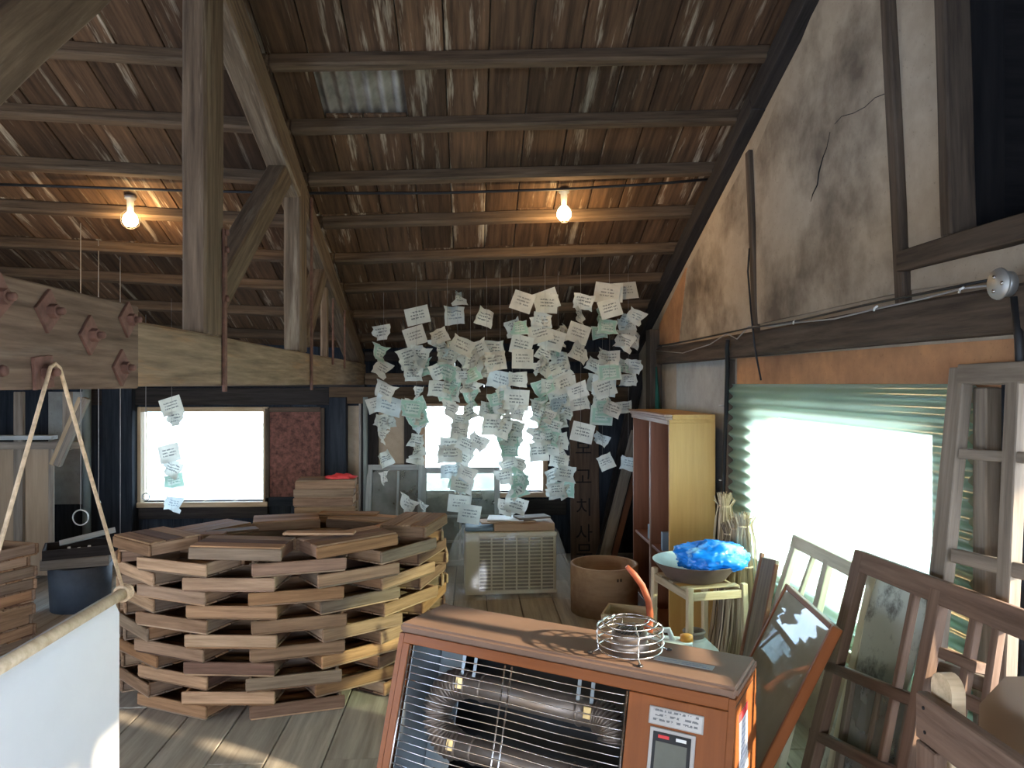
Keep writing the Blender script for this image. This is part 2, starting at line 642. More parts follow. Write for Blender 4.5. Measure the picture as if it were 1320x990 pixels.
def tube(name, pts, r, mat, parent=None, seg=8, closed=False, local=False, base=None):
    bm = bmesh.new()
    tube_bm(bm, pts, r, seg, closed)
    me = bm_mesh(bm, True)
    if local:
        return link(name, me, mat, parent, local=base if base is not None else Matrix.Identity(4))
    return link(name, me, mat, parent, Matrix.Identity(4))


def lathe(name, prof, mat, parent=None, seg=32, local=None, world=None, smooth=True):
    bm = bmesh.new()
    rings = []
    for r, z in prof:
        if r < 1e-5:
            rings.append([bm.verts.new((0, 0, z))])
        else:
            rings.append([bm.verts.new((r * math.cos(2 * PI * k / seg), r * math.sin(2 * PI * k / seg), z)) for k in range(seg)])
    for a, c in zip(rings, rings[1:]):
        for k in range(seg):
            k2 = (k + 1) % seg
            if len(a) == 1 and len(c) == 1:
                continue
            if len(a) == 1:
                bm.faces.new((a[0], c[k2], c[k]))
            elif len(c) == 1:
                bm.faces.new((a[k], a[k2], c[0]))
            else:
                bm.faces.new((a[k], a[k2], c[k2], c[k]))
    me = bm_mesh(bm, smooth)
    return link(name, me, mat, parent, world=world, local=local)


def prism(name, pts, ext, mat, parent=None, world=None, local=None):
    """polygon pts (3D) extruded by vector ext"""
    bm = bmesh.new()
    a = [bm.verts.new(Vector(p)) for p in pts]
    c = [bm.verts.new(Vector(p) + Vector(ext)) for p in pts]
    bm.faces.new(a)
    bm.faces.new(list(reversed(c)))
    for i in range(len(a)):
        j = (i + 1) % len(a)
        bm.faces.new((a[i], a[j], c[j], c[i]))
    return link(name, bm_mesh(bm), mat, parent, world=world, local=local)


def roof_z(y, x=0.0):
    """height of the purlin centre line"""
    yy = y if y >= YRIDGE else 2 * YRIDGE - y
    return EYE + .33 + .39 * (YF - yy) + .042 * (abs(x + .98) - .98)


# ------------------------------------------------------------------ floor
floor = empty('floor', 'grey-beige wide plank floor of the loft', kind='structure')
box('subfloor', (XL - .1, YB - .1, -.12), (XR + .1, YF + .1, -.03), M['darkwood'], floor)
PW = .245
x = XL
i = 0
while x < XR - .01:
    x1 = min(x + PW, XR)
    y = YB
    cuts = [YB] + sorted([-2.2 + R.uniform(-.8, .8), .8 + R.uniform(-.7, .7), 3.45 + R.choice([-.25, .25, 1.4]) + R.uniform(-.1, .1)]) + [YF]
    for a, c in zip(cuts, cuts[1:]):
        dz = R.uniform(-.003, .001)
        box('floor_plank', (x + .003, a + .003, -.03), (x1 - .003, c - .003, dz), M['floor'], floor, .003, axis=1)
    x = x1

# ------------------------------------------------------------------ roof
ceiling = empty('ceiling', 'underside of the plank roof on heavy round-edged purlins', kind='structure')
TH = .022
HX0, HX1, HY0, HY1 = -.86, -.40, 3.74, 4.12          # missing boards that show the steel sheet
x = XL - .06
BW = .23
while x < XR + .1:
    w = BW * R.uniform(.85, 1.15)
    xc = x + w / 2
    up = Vector((-.042 * (1 if xc > -.98 else -1), .39, 1))
    j = R.uniform(-.2, .2)
    segs = [(YRIDGE, 3.71), (3.71, 5.41 if R.random() < .6 else 4.98), (None, YF + .25)]
    segs[2] = (segs[1][1], segs[2][1])
    for a, c in segs:
        if HX0 < xc < HX1 and a <= HY0 < c:
            a = HY1
        za, zc = roof_z(a, xc) + .04 + TH / 2, roof_z(c, xc) + .04 + TH / 2
        dz = R.uniform(-.002, .004)
        bar('roof_board', (xc, a + .002, za + dz), (xc, c - .002, zc + dz), w - .006, TH, M['roof'], ceiling, up, .003)
    up2 = Vector((up.x, -.39, 1))
    bar('roof_board', (xc, YRIDGE, roof_z(YRIDGE, xc) + .051), (xc, YB - .25, roof_z(YB - .25, xc) + .051), w - .006, TH, M['roof'], ceiling, up2, .003)
    x += w
for k in range(-2, 9):                                 # purlins
    y = 3.71 + .43 * k - (.0 if k < 5 else .02)
    for a, c in ((XL, -1.0), (-1.0, XR)):
        n = 1 if y > 2.8 else 1
        bar('purlin', (a, y, roof_z(y, a)), (c, y, roof_z(y, c)), .062, .08, M['purlin'], ceiling, Vector((0, .39, 1)), .012, True)
for k in range(1, 12):
    y = YRIDGE - .55 * k + .1
    bar('purlin', (XL, y, roof_z(y, -1) + .03), (XR, y, roof_z(y, -1) + .03), .062, .08, M['purlin'], ceiling, Vector((0, -.39, 1)), .012)
bar('ridge_beam', (XL, YRIDGE, roof_z(YRIDGE, -1) - .06), (XR, YRIDGE, roof_z(YRIDGE, -1) - .06), .12, .16, M['purlin'], ceiling)
# outer steel sheet above the boards
bm = bmesh.new()
for slope in (0, 1):
    cols = []
    n = 800
    for i in range(n + 1):
        xx = XL - .15 + (XR - XL + .3) * i / n
        zz = .095 + .020 * math.sin(xx / .076 * 2 * PI)
        ends = ((YRIDGE, YF + .35) if slope == 0 else (YB - .35, YRIDGE))
        cols.append([bm.verts.new((xx, yy, roof_z(yy, xx) + zz)) for yy in ends])
    for a, c in zip(cols, cols[1:]):
        bm.faces.new((a[0], c[0], c[1], a[1]))
link('steel_sheet', bm_mesh(bm, True), M['corr_metal'], ceiling)

# ------------------------------------------------------------------ far wall
wall_back = empty('wall_back', 'dark timber far wall with two bright windows', kind='structure')
W1 = (pY(183, 531, YF), pY(340, 646, YF))
W2 = (pY(548, 524, YF), pY(700, 634, YF))


def hole_wall(parent, name, x0, x1, z0, z1, holes, y0, y1, mat):
    """wall of upright boards along X with rectangular holes; boards are parts"""
    xs = sorted({x0, x1, *[h[0] for h in holes], *[h[1] for h in holes]})
    for a, c in zip(xs, xs[1:]):
        hs = sorted([(h[2], h[3]) for h in holes if h[0] <= a + 1e-6 and h[1] >= c - 1e-6])
        zz = z0
        spans = []
        for u, v in hs:
            spans.append((zz, u))
            zz = v
        spans.append((zz, z1))
        for u, v in spans:
            if v - u < .01:
                continue
            n = max(1, round((c - a) / .26))
            for i in range(n):
                p, q = a + (c - a) * i / n, a + (c - a) * (i + 1) / n
                box(name, (p + .002, y0 + R.uniform(0, .004), u), (q - .002, y1, v), mat, parent, .003, axis=2)


H1 = (W1[0].x, W1[1].x, W1[1].z, W1[0].z)
H2 = (W2[0].x, W2[1].x, W2[1].z, W2[0].z)
hole_wall(wall_back, 'wall_board', XL - .1, XR + .1, -.1, 2.02, [H1, H2], YF, YF + .12, M['navy'])


def wbox(name, x0, y0, x1, y1, d0, d1, mat, parent=wall_back, Y=YF, **k):
    """box on the far wall given by its pixel rectangle; stands from d0 to d1 in front of the wall"""
    a, c = pY(x0, y0, Y - d1), pY(x1, y1, Y - d1)
    return box(name, (a.x, Y - d1, min(a.z, c.z)), (c.x, Y - d0, max(a.z, c.z)), mat, parent, **k)


wbox('post', 131, 498, 170, 727, 0, .14, M['navy'])
wbox('post_base', 128, 700, 178, 740, .14, .22, M['navy'])
wbox('post', 424, 512, 446, 716, 0, .12, M['navy'])
wbox('plaster_panel', 447, 523, 466, 690, 0, .01, M['plaster2'])
wbox('post', 476, 505, 487, 716, 0, .06, M['darkwood'])
wbox('plaster_panel', 488, 520, 521, 690, 0, .01, M['plaster2'])
wbox('post', 521, 505, 538, 716, 0, .06, M['darkwood'])
wbox('plaster_panel', 62, 505, 110, 650, 0, .01, M['plaster_grey'])
wbox('header_beam', 110, 500, 424, 522, 0, .07, M['darkwood'])
wbox('header_beam', 424, 499, 840, 520, 0, .07, M['purlin'])
wbox('wall_plate', 470, 481, 850, 496, 0, .16, M['truss'])
wbox('wall_plate', 470, 453, 850, 466, 0, .1, M['darkwood'])
wbox('wall_plate', 0, 486, 470, 499, 0, .1, M['darkwood'])
wbox('lower_rail', 178, 655, 345, 668, 0, .05, M['darkwood'])
wbox('lower_rail', 545, 645, 730, 664, 0, .05, M['darkwood'])
wbox('strand_board_panel', 347, 530, 413, 641, 0, .012, M['osb'])
for r_px in ((341, 526, 347, 648), (413, 526, 418, 648)):
    wbox('panel_frame', *r_px, 0, .03, M['post'])
wbox('panel_frame', 347, 525, 413, 531, 0, .03, M['post'])
wbox('panel_frame', 341, 641, 424, 652, 0, .03, M['navy'])
a, c = pY(826, 470, 6.8), pY(775, 720, 6.8)
bar('brace', a, c, .1, .08, M['darkwood'], wall_back, Vector((0, 1, 0)))


def far_window(n, w, label, mat, bars):
    o = empty('window_%d' % n, label, loc=((w[0].x + w[1].x) / 2, YF, w[1].z), kind='structure')
    x0, x1, z1, z0 = w[0].x, w[1].x, w[0].z, w[1].z
    t = .045
    for lo, hi in (((x0 - t, YF - .03, z0 - t), (x0, YF + .1, z1 + t)), ((x1, YF - .03, z0 - t), (x1 + t, YF + .1, z1 + t)),
                   ((x0, YF - .03, z1), (x1, YF + .1, z1 + t))):
        box('window_frame', lo, hi, mat, o)
    box('window_sill', (x0 - t, YF - .05, z0 - t), (x1 + t, YF + .1, z0), mat, o)
    n_ = bars
    for i in range(n_):
        a, c = x0 + (x1 - x0) * i / n_, x0 + (x1 - x0) * (i + 1) / n_
        box('pane', (a + .001, YF + .06, z0), (c - .001, YF + .064, z1), M['glass'], o, 0)
    return o


far_window(1, W1, 'bright white window in the far wall left of the red strand board', M['palewood'], 1)
far_window(2, W2, 'bright white window in the far wall behind the hanging notes', M['tub'], 1)
# ground and a low white building outside
g = box('ground', (-60, 7.3, -2.6), (60, 80, -2.5), M['ground'], None, 0)
tag(g, 'pale ground outside beyond the far windows', 'ground', kind='structure')
g = box('ground', (1.9, -60, -2.6), (80, 7.2, -2.5), M['ground'], None, 0)
tag(g, 'pale ground outside beyond the corrugated window', 'ground', kind='structure')

# ------------------------------------------------------------------ right gable wall
wall_right = empty('wall_right', 'plastered half-timbered gable wall with smoke stains', kind='structure')
OY0, OY1, OZ0, OZ1 = 2.44, 4.05, .62, 1.47


def wall_strip(y0, y1, z0, z1=None, name='wall_core', x0=XR + .0, x1=XR + .14, mat=None, parent=wall_right):
    def top(y):
        return roof_z(y, XR) + .03 if z1 is None else z1
    ys = [y0] + ([YRIDGE] if y0 < YRIDGE < y1 and z1 is None else []) + [y1]
    pts = [(x0, y0, z0), (x0, y1, z0)] + [(x0, y, top(y)) for y in reversed(ys)]
    return prism(name, pts, (x1 - x0, 0, 0), mat or M['plaster2'], parent)


wall_strip(OY1, YF + .12, -.1)
wall_strip(OY0, OY1, -.1, OZ0)
wall_strip(OY0, OY1, OZ1)
wall_strip(2.33, OY0, -.1)
wall_strip(1.0, 1.3, -.1, 2.06)
wall_strip(1.3, 1.92, -.1, .7)  # small unseen opening, added so sun reaches the heater's side
wall_strip(1.3, 1.92, 1.6, 2.06)
wall_strip(1.92, 2.33, -.1, 2.06)
wall_strip(.8, 1.0, -.1)
wall_strip(-1.6, .8, -.1, .7)  # unseen opening with bars, added to bring daylight onto heater and crates
wall_strip(-1.6, .8, 1.7)
for i in range(1, 4):
    yy = -1.6 + .6 * i
    box('window_upright', (XR, yy + .2, .7), (XR + .08, yy + .26, 1.7), M['post'], wall_right)
box('window_rail', (XR + .09, -1.6, 1.16), (XR + .13, .8, 1.24), M['post'], wall_right)
wall_strip(YB, -1.6, -.1)
# loft recess behind the upper opening, its shade put into the boards' colour
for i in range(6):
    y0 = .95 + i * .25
    box('recess_board', (3.2, y0, 1.95), (3.23, y0 + .246, 4.6), M['recess_shade'], wall_right, axis=2)
box('recess_floor', (XR + .14, .9, 1.98), (3.2, 2.45, 2.03), M['recess_shade'], wall_right)
wall_strip(2.36, 2.42, 2.0, 4.6, 'recess_side', XR + .14, 3.22, M['recess_shade'])
wall_strip(.9, .95, 2.0, 4.6, 'recess_side', XR + .14, 3.22, M['recess_shade'])
prism('recess_roof', [(XR + .14, .9, roof_z(1.2, XR) + .06), (XR + .14, 2.45, roof_z(2.45, XR) + .06), (3.25, 2.45, roof_z(2.45, XR) + .06), (3.25, .9, roof_z(1.2, XR) + .06)], (0, 0, .03), M['recess_shade'], wall_right)
bar('recess_rail', (1.85, 1.1, 2.9), (1.85, 2.4, 2.62), .05, .09, M['darkwood'], wall_right)
px_ = .012


def right_panel(pxs, mat, name='plaster_panel', th=px_, X=XR):
    pts = [pX(a, c, X - th) for a, c in pxs]
    return prism(name, [(X - th, p.y, p.z) for p in pts], (th - .0005, 0, 0), mat, wall_right)


right_panel([(973, 200), (1062, -20), (1143, -20), (1165, 376), (976, 418)], M['plaster'])
right_panel([(1160, -20), (1216, -20), (1226, 310), (1175, 322), (1171, 318)], M['plaster2'])
right_panel([(1174, 346), (1330, 313), (1330, 352), (1174, 374)], M['plaster2'])
right_panel([(866, 443), (878, 362), (963, 205), (974, 420)], M['plaster'])
right_panel([(846, 445), (850, 418), (884, 345), (874, 442)], M['clay'], 'bare_clay_patch', .02)
right_panel([(872, 469), (944, 463), (944, 640), (872, 640)], M['plaster_grey'])
right_panel([(950, 462), (1312, 436), (1312, 500), (950, 495)], M['clay'], 'clay_band')
# timbers


def rbar(name, a, c, w, h, mat=None, X=XR, rough=True):
    p, q = pX(*a, X), pX(*c, X)
    return bar(name, p, q, w, h, mat or M['post'], wall_right, Vector((1, 0, 0)), .006, rough)


rbar('post', (968, 195), (978, 440), .055, .05)
rbar('post', (1147, -40), (1170, 402), .060, .06)
rbar('post', (1226, -40), (1236, 305), .058, .09)
p, q = pX(1174, 334, XR), pX(1420, 285, XR)
bar('rail', (XR, p.y + .02, 2.035), (XR, .9, 2.035), .09, .075, M['post'], wall_right, rough=True)
bar('girt_beam', (XR - .01, 6.0, 1.825), (XR - .01, -1.0, 1.795), .10, .135, M['post'], wall_right, bev=.01, rough=True)
for i, (a, c) in enumerate((((YRIDGE, 3.9)), ((3.9, YF + .05)))):
    bar('gable_rafter', (XR - .03, a, roof_z(a, XR) - .09), (XR - .03, c, roof_z(c, XR) - .09), .09, .12, M['darkwood'], wall_right, rough=True)
bar('gable_rafter', (XR - .03, YRIDGE, roof_z(YRIDGE, XR) - .09), (XR - .03, YB, roof_z(YB, XR) - .09), .09, .12, M['darkwood'], wall_right)
box('corner_post', (XR - .10, 6.05, 0), (XR, 6.2, 2.05), M['post'], wall_right)
bar('jamb', (XR - .01, 4.365, .0), (XR - .01, 4.365, 1.745), .05, .07, M['post'], wall_right, Vector((1, 0, 0)))
bar('jamb', (XR - .02, 2.13, .0), (XR - .02, 2.13, 1.59), .06, .07, M['sash_grey'], wall_right, Vector((1, 0, 0)))
box('opening_shade_lining', (XR + .002, 2.31, 2.07), (XR + .16, 2.335, roof_z(2.33, XR) + .02), M['recess_shade'], wall_right)  # strip added over the pale reveal, shade given by its near-black colour
# crack in the plaster
pts = [pX(a, c, XR - px_ - .0005) for a, c in ((1070, 170), (1066, 190), (1061, 203), (1056, 222), (1054, 238), (1048, 250), (1045, 260))]
tube('crack', pts, [.001, .002, .003, .0045, .004, .003, .001], M['ink'], wall_right, 5)
pts = [pX(a, c, XR - px_) for a, c in ((1143, 120), (1128, 126), (1115, 138), (1100, 146), (1085, 150), (1076, 160))]
tube('crack', pts, .0016, M['darkwood'], wall_right, 5)
# dark steel strips at the frame's right edge
for i in range(2):
    y0 = 2.06 - i * .07
    lathe('steel_rib', [(0, 0), (.03, 0), (.03, 1.62), (0, 1.62)], M['navy'], wall_right, 10, world=Matrix.Translation((XR - .0, y0, .02)))

# corrugated light sheet: window_3
win3 = empty('window_3', 'sunlit green corrugated fibreglass sheet over the side window opening', loc=(XR, 3.2, .45), kind='structure')
bm = bmesh.new()
SY0, SY1, SZ0, SZ1 = 2.19, 4.34, .44, 1.60
rows = []
nz_ = 120
for i in range(nz_ + 1):
    z = SZ0 + (SZ1 - SZ0) * i / nz_
    xx = XR - .030 + .015 * math.sin((z - SZ0) / .063 * 2 * PI)
    ny = 12
    rows.append([bm.verts.new((xx + .004 * math.sin(k * 1.9 + z * 3), SY0 + (SY1 - SY0) * k / ny, z)) for k in range(ny + 1)])
for a, c in zip(rows, rows[1:]):
    for k in range(len(a) - 1):
        bm.faces.new((a[k], a[k + 1], c[k + 1], c[k]))
link('corrugated_sheet', bm_mesh(bm, True), M['fibre'], win3)
for lo, hi in (((XR + .05, OY0 - .0, OZ0), (XR + .1, OY0 + .05, OZ1)), ((XR + .05, OY1 - .05, OZ0), (XR + .1, OY1, OZ1)),
               ((XR + .05, OY0 + .05, OZ1 - .05), (XR + .1, OY1 - .05, OZ1)), ((XR + .05, OY0 + .05, OZ0), (XR + .1, OY1 - .05, OZ0 + .05))):
    box('window_frame', lo, hi, M['tub'], win3)

# ------------------------------------------------------------------ left wall and wall behind the camera, each with an opening
wall_left = empty('wall_left', 'plastered left gable wall', kind='structure')
for args in ((2.0, YF + .12, -.1, None), (-1.6, 2.0, -.1, .7), (-1.6, 2.0, 1.7, None), (YB, -1.6, -.1, None)):
    wall_strip(args[0], args[1], args[2], args[3], 'wall_core', XL - .14, XL, M['plaster_grey'], wall_left)
wall_front = empty('wall_front', 'timber wall behind the viewer with a wide opening', kind='structure')
hole_wall(wall_front, 'wall_board', XL - .1, XR + .1, -.1, 2.02, [(-3.3, .9, .6, 1.8)], YB - .12, YB, M['plank'])

# ------------------------------------------------------------------ roof truss
XT = -1.0                                           # right face of the truss
truss = empty('roof_truss', 'heavy timber roof truss with bolted tie beam, posts and struts', 'truss', (XT - .07, 3, 1.59))
XC = XT - .07


def tp(px, py, X=XT):
    return pX(px, py, X)


bar('tie_beam', (XC, -4.4, 1.69), (XC, YF + .1, 1.69), .14, .195, M['beam'], truss, bev=.008, rough=True)
spl = bar('splice_plate', (XT + .022, -.6, 1.705), (XT + .022, tp(177, 450, XT + .04).y, 1.705), .044, .235, M['splice'], truss, bev=.004)
XS = XT + .044


def yz(px, py, X=XT):
    p = pX(px, py, X)
    return p.y, p.z


def tbar(name, a, c, w, h, dx=0.0, mat=None):
    """truss member through pixels a, c on the right face"""
    (y0, z0), (y1, z1) = yz(*a), yz(*c)
    return bar(name, (XC + dx, y0, z0), (XC + dx, y1, z1), w, h, mat or M['truss'], truss, Vector((0, -1, 1)) if abs(y1 - y0) > .1 else Vector((0, 1, 0)), .008, True)


y1 = yz(274, 300)[0]
y2 = yz(392, 300)[0]
y3 = yz(424, 400)[0]
bar('post', (XT - .045, y1 + .03, 1.785), (XT - .045, y1 + .03, roof_z(y1, -1) - .1), .09, .20, M['truss'], truss, Vector((0, 1, 0)), .01, True)
bar('post', (XT - .05, y2, 1.785), (XT - .05, y2, roof_z(y2, -1) - .1), .10, .16, M['truss'], truss, Vector((0, 1, 0)), .01, True)
bar('post', (XC, y3 + .2, 1.785), (XC, y3 + .2, roof_z(y3 + .2, -1) - .1), .05, .05, M['truss'], truss, Vector((0, 1, 0)), .006)
bar('principal_rafter', (XC, YRIDGE, roof_z(YRIDGE, -1) - .13), (XC, YF - .05, roof_z(YF - .05, -1) - .13), .13, .17, M['truss'], truss, bev=.012, rough=True)
bar('principal_rafter', (XC, YRIDGE, roof_z(YRIDGE, -1) - .13), (XC, YB, roof_z(YB, -1) - .13), .13, .17, M['truss'], truss, bev=.012)
bar('post', (XC, YRIDGE - .1, 1.785), (XC, YRIDGE - .1, roof_z(YRIDGE, -1) - .2), .15, .17, M['truss'], truss, Vector((0, 1, 0)), .01)
tbar('strut', (294, 385), (384, 212), .10, .13)
tbar('strut', (402, 440), (428, 335), .10, .11)
tbar('strut', (-40, 118), (160, -55), .12, .15)
# iron straps and rod beside the posts
for px0, py0, py1, w in ((291, 295, 505, .03), (402.5, 255, 503, .035), (430, 385, 470, .02), (445, 400, 475, .02)):
    (ya, za), (yb, zb) = yz(px0, py0, XT + .012), yz(px0, py1, XT + .012)
    bar('iron_strap', (XT + .008, ya, za), (XT + .008, ya, zb), w, .012, M['rust'], truss, Vector((1, 0, 0)), .002)
for px0, py0 in ((292, 300), (292, 385), (292, 322)):
    p = tp(px0, py0, XT + .018)
    lathe('rivet', [(0, .012), (.012, .009), (.014, 0), (0, 0)], M['rust'], truss, 8, world=Matrix.Translation(p) @ Matrix.Rotation(PI / 2, 4, 'Y'))
# diamond washers, nuts and bolts on the splice plate
for px0, py0, rot in ((163, 412, .75), (114, 432, .8), (60, 401, .72), (155, 474, .78), (53, 480, .1), (-6, 382, .7)):
    p = tp(px0, py0, XS)
    w_ = bar('washer_plate', p + Vector((.004, -.036, 0)), p + Vector((.004, .036, 0)), .008, .072, M['rust'], truss, bev=.001)
    w_.matrix_basis = wm(truss).inverted() @ Matrix.Translation(p + Vector((.004, 0, 0))) @ Matrix.Rotation(rot, 4, 'X') @ Matrix.Rotation(PI / 2, 4, 'Z')
    RY = Matrix.Rotation(PI / 2, 4, 'Y')
    link_ = lathe('nut', [(0, 0), (.0165, 0), (.0165, .017), (0, .017)], M['rust'], w_, 6, smooth=False)
    link_.matrix_basis = wm(w_).inverted() @ Matrix.Translation(p + Vector((.008, 0, 0))) @ RY
    link_ = lathe('bolt_end', [(0, 0), (.009, 0), (.009, .014), (.006, .017), (0, .017)], M['rust'], w_, 10)
    link_.matrix_basis = wm(w_).inverted() @ Matrix.Translation(p + Vector((.024, 0, 0))) @ RY
p = tp(3, 478, XS)
lathe('rivet', [(0, .010), (.01, .008), (.013, 0), (0, 0)], M['rust'], truss, 10, world=Matrix.Translation(p) @ Matrix.Rotation(PI / 2, 4, 'Y'))

# ------------------------------------------------------------------ banner hanging from the bolt
ban = empty('cloth_banner', 'white cloth banner hung from a wooden pole on a rope over the beam bolt', 'banner', (-.93, 1.65, .05))
XP, ZP = -.93, 1.035
pe = pX(158, 765, XP)
ZP = pe.z
YE = pe.y
pb = tp(53, 480, XS)
YN = 2 * pb.y - YE
po = tube('pole', [(XP, YN, ZP), (XP, YE + .03, ZP)], [.017, .015], M['palewood'], ban, 10)
bm = bmesh.new()
g_ = []
YC = pX(143, 800, XP).y
for i in range(25):
    y = YN + .08 + (YC - YN - .08) * i / 24
    col = []
    for k in range(21):
        s = k / 20
        z = ZP + .019 - s * (ZP - .03)
        xo = .021 if k else 0
        xx = XP + (xo if k else 0) + (.006 * math.sin(y * 13) + .012 * noise.noise(Vector((y * 3, z * 2, 1)))) * s
        col.append(bm.verts.new((xx, y, z)))
    back = [bm.verts.new((XP - .021, y, ZP - .01)), bm.verts.new((XP - .016, y, ZP - .1))]
    g_.append(back[::-1] + col)
for a, c in zip(g_, g_[1:]):
    for k in range(len(a) - 1):
        bm.faces.new((a[k], a[k + 1], c[k + 1], c[k]))
me = bm_mesh(bm, True)
link('cloth', me, M['cloth'], ban)
top = Vector((XS + .030, pb.y, pb.z + .019))
rp_ = [(XP, YN + .03, ZP + .016), top + Vector((0, -.018, -.008)), top, top + Vector((0, .018, -.008)), (XP, YE, ZP + .016)]
tube('rope', rp_, .0045, M['rope'], ban, 8)
for yy in (YE - .005, YE + .006, YE + .016, YN + .03):
    tube('rope_knot', [(XP + .019 * math.cos(k * PI / 6), yy, ZP + .019 * math.sin(k * PI / 6)) for k in range(12)], .005, M['rope'], ban, 6, True)

# ------------------------------------------------------------------ bulbs and roof cable
def cable(name, pts, r, mat, label, cat='cable', group=None):
    o = tube(name, pts, r, mat, None, 7)
    return tag(o, label, cat, group)


def bulb(px, py, label):
    # hangs just below the roof at the purlin behind it
    d = ray(px, py)
    best = min((abs((C0 + d * s).z - (roof_z((C0 + d * s).y, (C0 + d * s).x) - .115)), s) for s in [k * .00001 for k in range(300, 700)])
    p = C0 + d * best[1]
    o = empty('bulb_lamp', label, 'lamp', p, group='lit bulbs under the roof')
    zt = roof_z(p.y, p.x) + .038 - p.z
    lathe('ceiling_rose', [(0, zt), (.035, zt), (.035, zt - .02), (.022, zt - .03), (.018, .045), (0, .045)], M['silver'], o, 16, local=Matrix.Identity(4))
    lathe('glass_bulb', [(0, -.048), (.028, -.042), (.044, -.02), (.046, 0), (.038, .024), (.02, .045), (.016, .05)], M['bulb'], o, 20, local=Matrix.Identity(4))
    for k in range(4):
        a = k * PI / 2 + .4
        tube('guard_wire', [(.056 * math.cos(a) * s, .056 * math.sin(a) * s, z) for s, z in ((.4, .06), (1, .03), (1.02, 0), (.9, -.035), (.35, -.058), (0, -.06))], .0018, M['iron'], o, 5, local=True)
    L = bpy.data.lights.new('bulb_light', 'POINT')
    L.energy = 5
    L.color = (1, .62, .28)
    L.shadow_soft_size = .05
    lo = bpy.data.objects.new('bulb_light', L)
    lo.parent = o
    lo.location = (0, 0, -.1)
    COL.objects.link(lo)
    return p


b1 = bulb(168, 283, 'lit caged bulb under the roof left of the tall truss post')
b2 = bulb(727, 275, 'lit caged bulb under the roof above the hanging notes')
cp = []
for px, py in ((-60, 236), (100, 241), (240, 246), (390, 249), (560, 249), (727, 244), (860, 236), (935, 229)):
    d = ray(px, py)
    s = min((abs((C0 + d * s).z - (roof_z((C0 + d * s).y, (C0 + d * s).x) - .0)), s) for s in [k * .00001 for k in range(300, 700)])[1]
    cp.append(C0 + d * s)
cable('roof_cable', cp, .009, M['cable'], 'black cable run across under the roof purlins past both bulbs')
xw = XR - .085
cable('wall_cable', [pX(px, py, xw) for px, py in ((846, 452), (880, 455), (915, 444), (937, 430), (950, 437), (965, 421), (1000, 420), (1025, 416), (1075, 411), (1130, 398), (1190, 385), (1240, 372), (1290, 366))], .0035, M['wire'], 'grey cable clipped along the top of the gable wall beam')
cable('wall_cable', [pX(px, py, xw - .004) for px, py in ((848, 446), (900, 437), (960, 424), (1030, 413), (1120, 392), (1200, 376), (1290, 358))], .0045, M['cable'], 'black cable sagging along the gable wall beam to the round box')
cable('down_cable', [pX(px, py, xw) for px, py in ((966, 320), (964, 350), (968, 400), (972, 440))] + [pX(px, py, XR - .06) for px, py in ((975, 460), (981, 490))], .005, M['cable'], 'thin black cable hanging beside the short wall post over the corrugated sheet')
o = empty('conduit_pipe', 'black conduit running down the wall left of the corrugated sheet', 'pipe', pX(941, 640, XR - .05))
tube('pipe', [pX(px, py, xw) for px, py in ((938, 438), (937, 448))] + [pX(938, 470, XR - .05), (XR - .05, 4.425, .6), (XR - .05, 4.425, 0)], .014, M['cable'], o)
for z in (1.47, 1.02):
    tube('pipe_clip', [(XR - .05 + .017 * math.cos(k * PI / 5), 4.425 + .017 * math.sin(k * PI / 5), z) for k in range(10)], .004, M['zinc'], o, 6, True)
p = pX(1297, 366, XR - .07)
o = empty('junction_box', 'round silver junction box on the gable wall beam at the right', 'junction box', p, mat=Matrix.Translation(p) @ Matrix.Rotation(-PI / 2, 4, 'Y') @ Matrix.Rotation(PI, 4, 'X'))
o.matrix_basis = Matrix.Translation(p) @ Matrix.Rotation(-PI / 2, 4, 'Y')
lathe('box_body', [(0, -.01), (.036, -.01), (.036, .02), (0, .02)], M['zinc'], o, 24, local=Matrix.Identity(4))
lathe('cover', [(0, .027), (.043, .026), (.045, .02), (0, .02)], M['zinc'], o, 24, local=Matrix.Identity(4))
for k in range(3):
    a = k * 2 * PI / 3 + .5
    lathe('screw', [(0, .006), (.006, .004), (.006, 0), (0, 0)], M['chrome'], o, 8, local=Matrix.Translation((.022 * math.cos(a), .022 * math.sin(a), .026)))
tube('drop_pipe', [pX(1308, 383, XR - .06), pX(1314, 440, XR - .06), pX(1318, 560, XR - .06)], .012, M['cable'], o, 8)
for px, py in ((1025, 415), (1130, 397), (1241, 373)):
    q = pX(px, py, xw)
    tube('cable_clip', [q + Vector((-.003, -.012, .006)), q + Vector((-.008, 0, 0)), q + Vector((-.003, .012, -.008))], .004, M['whitepaper'], o, 6)

# ------------------------------------------------------------------ crates
CL, CW, CH = .445, .27, .0675
BT = .016


def crate_at(world, label, group, flip=False, name='wooden_crate', scale=None):
    mtx = world
    if flip:
        mtx = world @ Matrix.Translation((0, 0, CH - .001)) @ Matrix.Rotation(PI, 4, 'X')
    o = empty(name, label, 'crate', group=group, mat=mtx)
    hz = .0572
    zb = .0095
    for s in (-1, 1):
        lbox('side_board', (0, s * (CW / 2 - BT / 2), zb + hz / 2), (CL, BT, hz), M['crate'], o, .004)
        lbox('end_board', (s * (CL / 2 - .02), 0, zb + hz / 2), (CW - 2 * BT - .001, BT, hz), M['crate'], o, .003, Matrix.Rotation(PI / 2, 4, 'Z'))
    nb = 3
    for i in range(nb):
        lbox('bottom_board', (0, (i - 1) * (CW / nb - .002), .0048), (CL - .012, CW / nb - .008, .0085), M['crate'], o, .002)
    return o


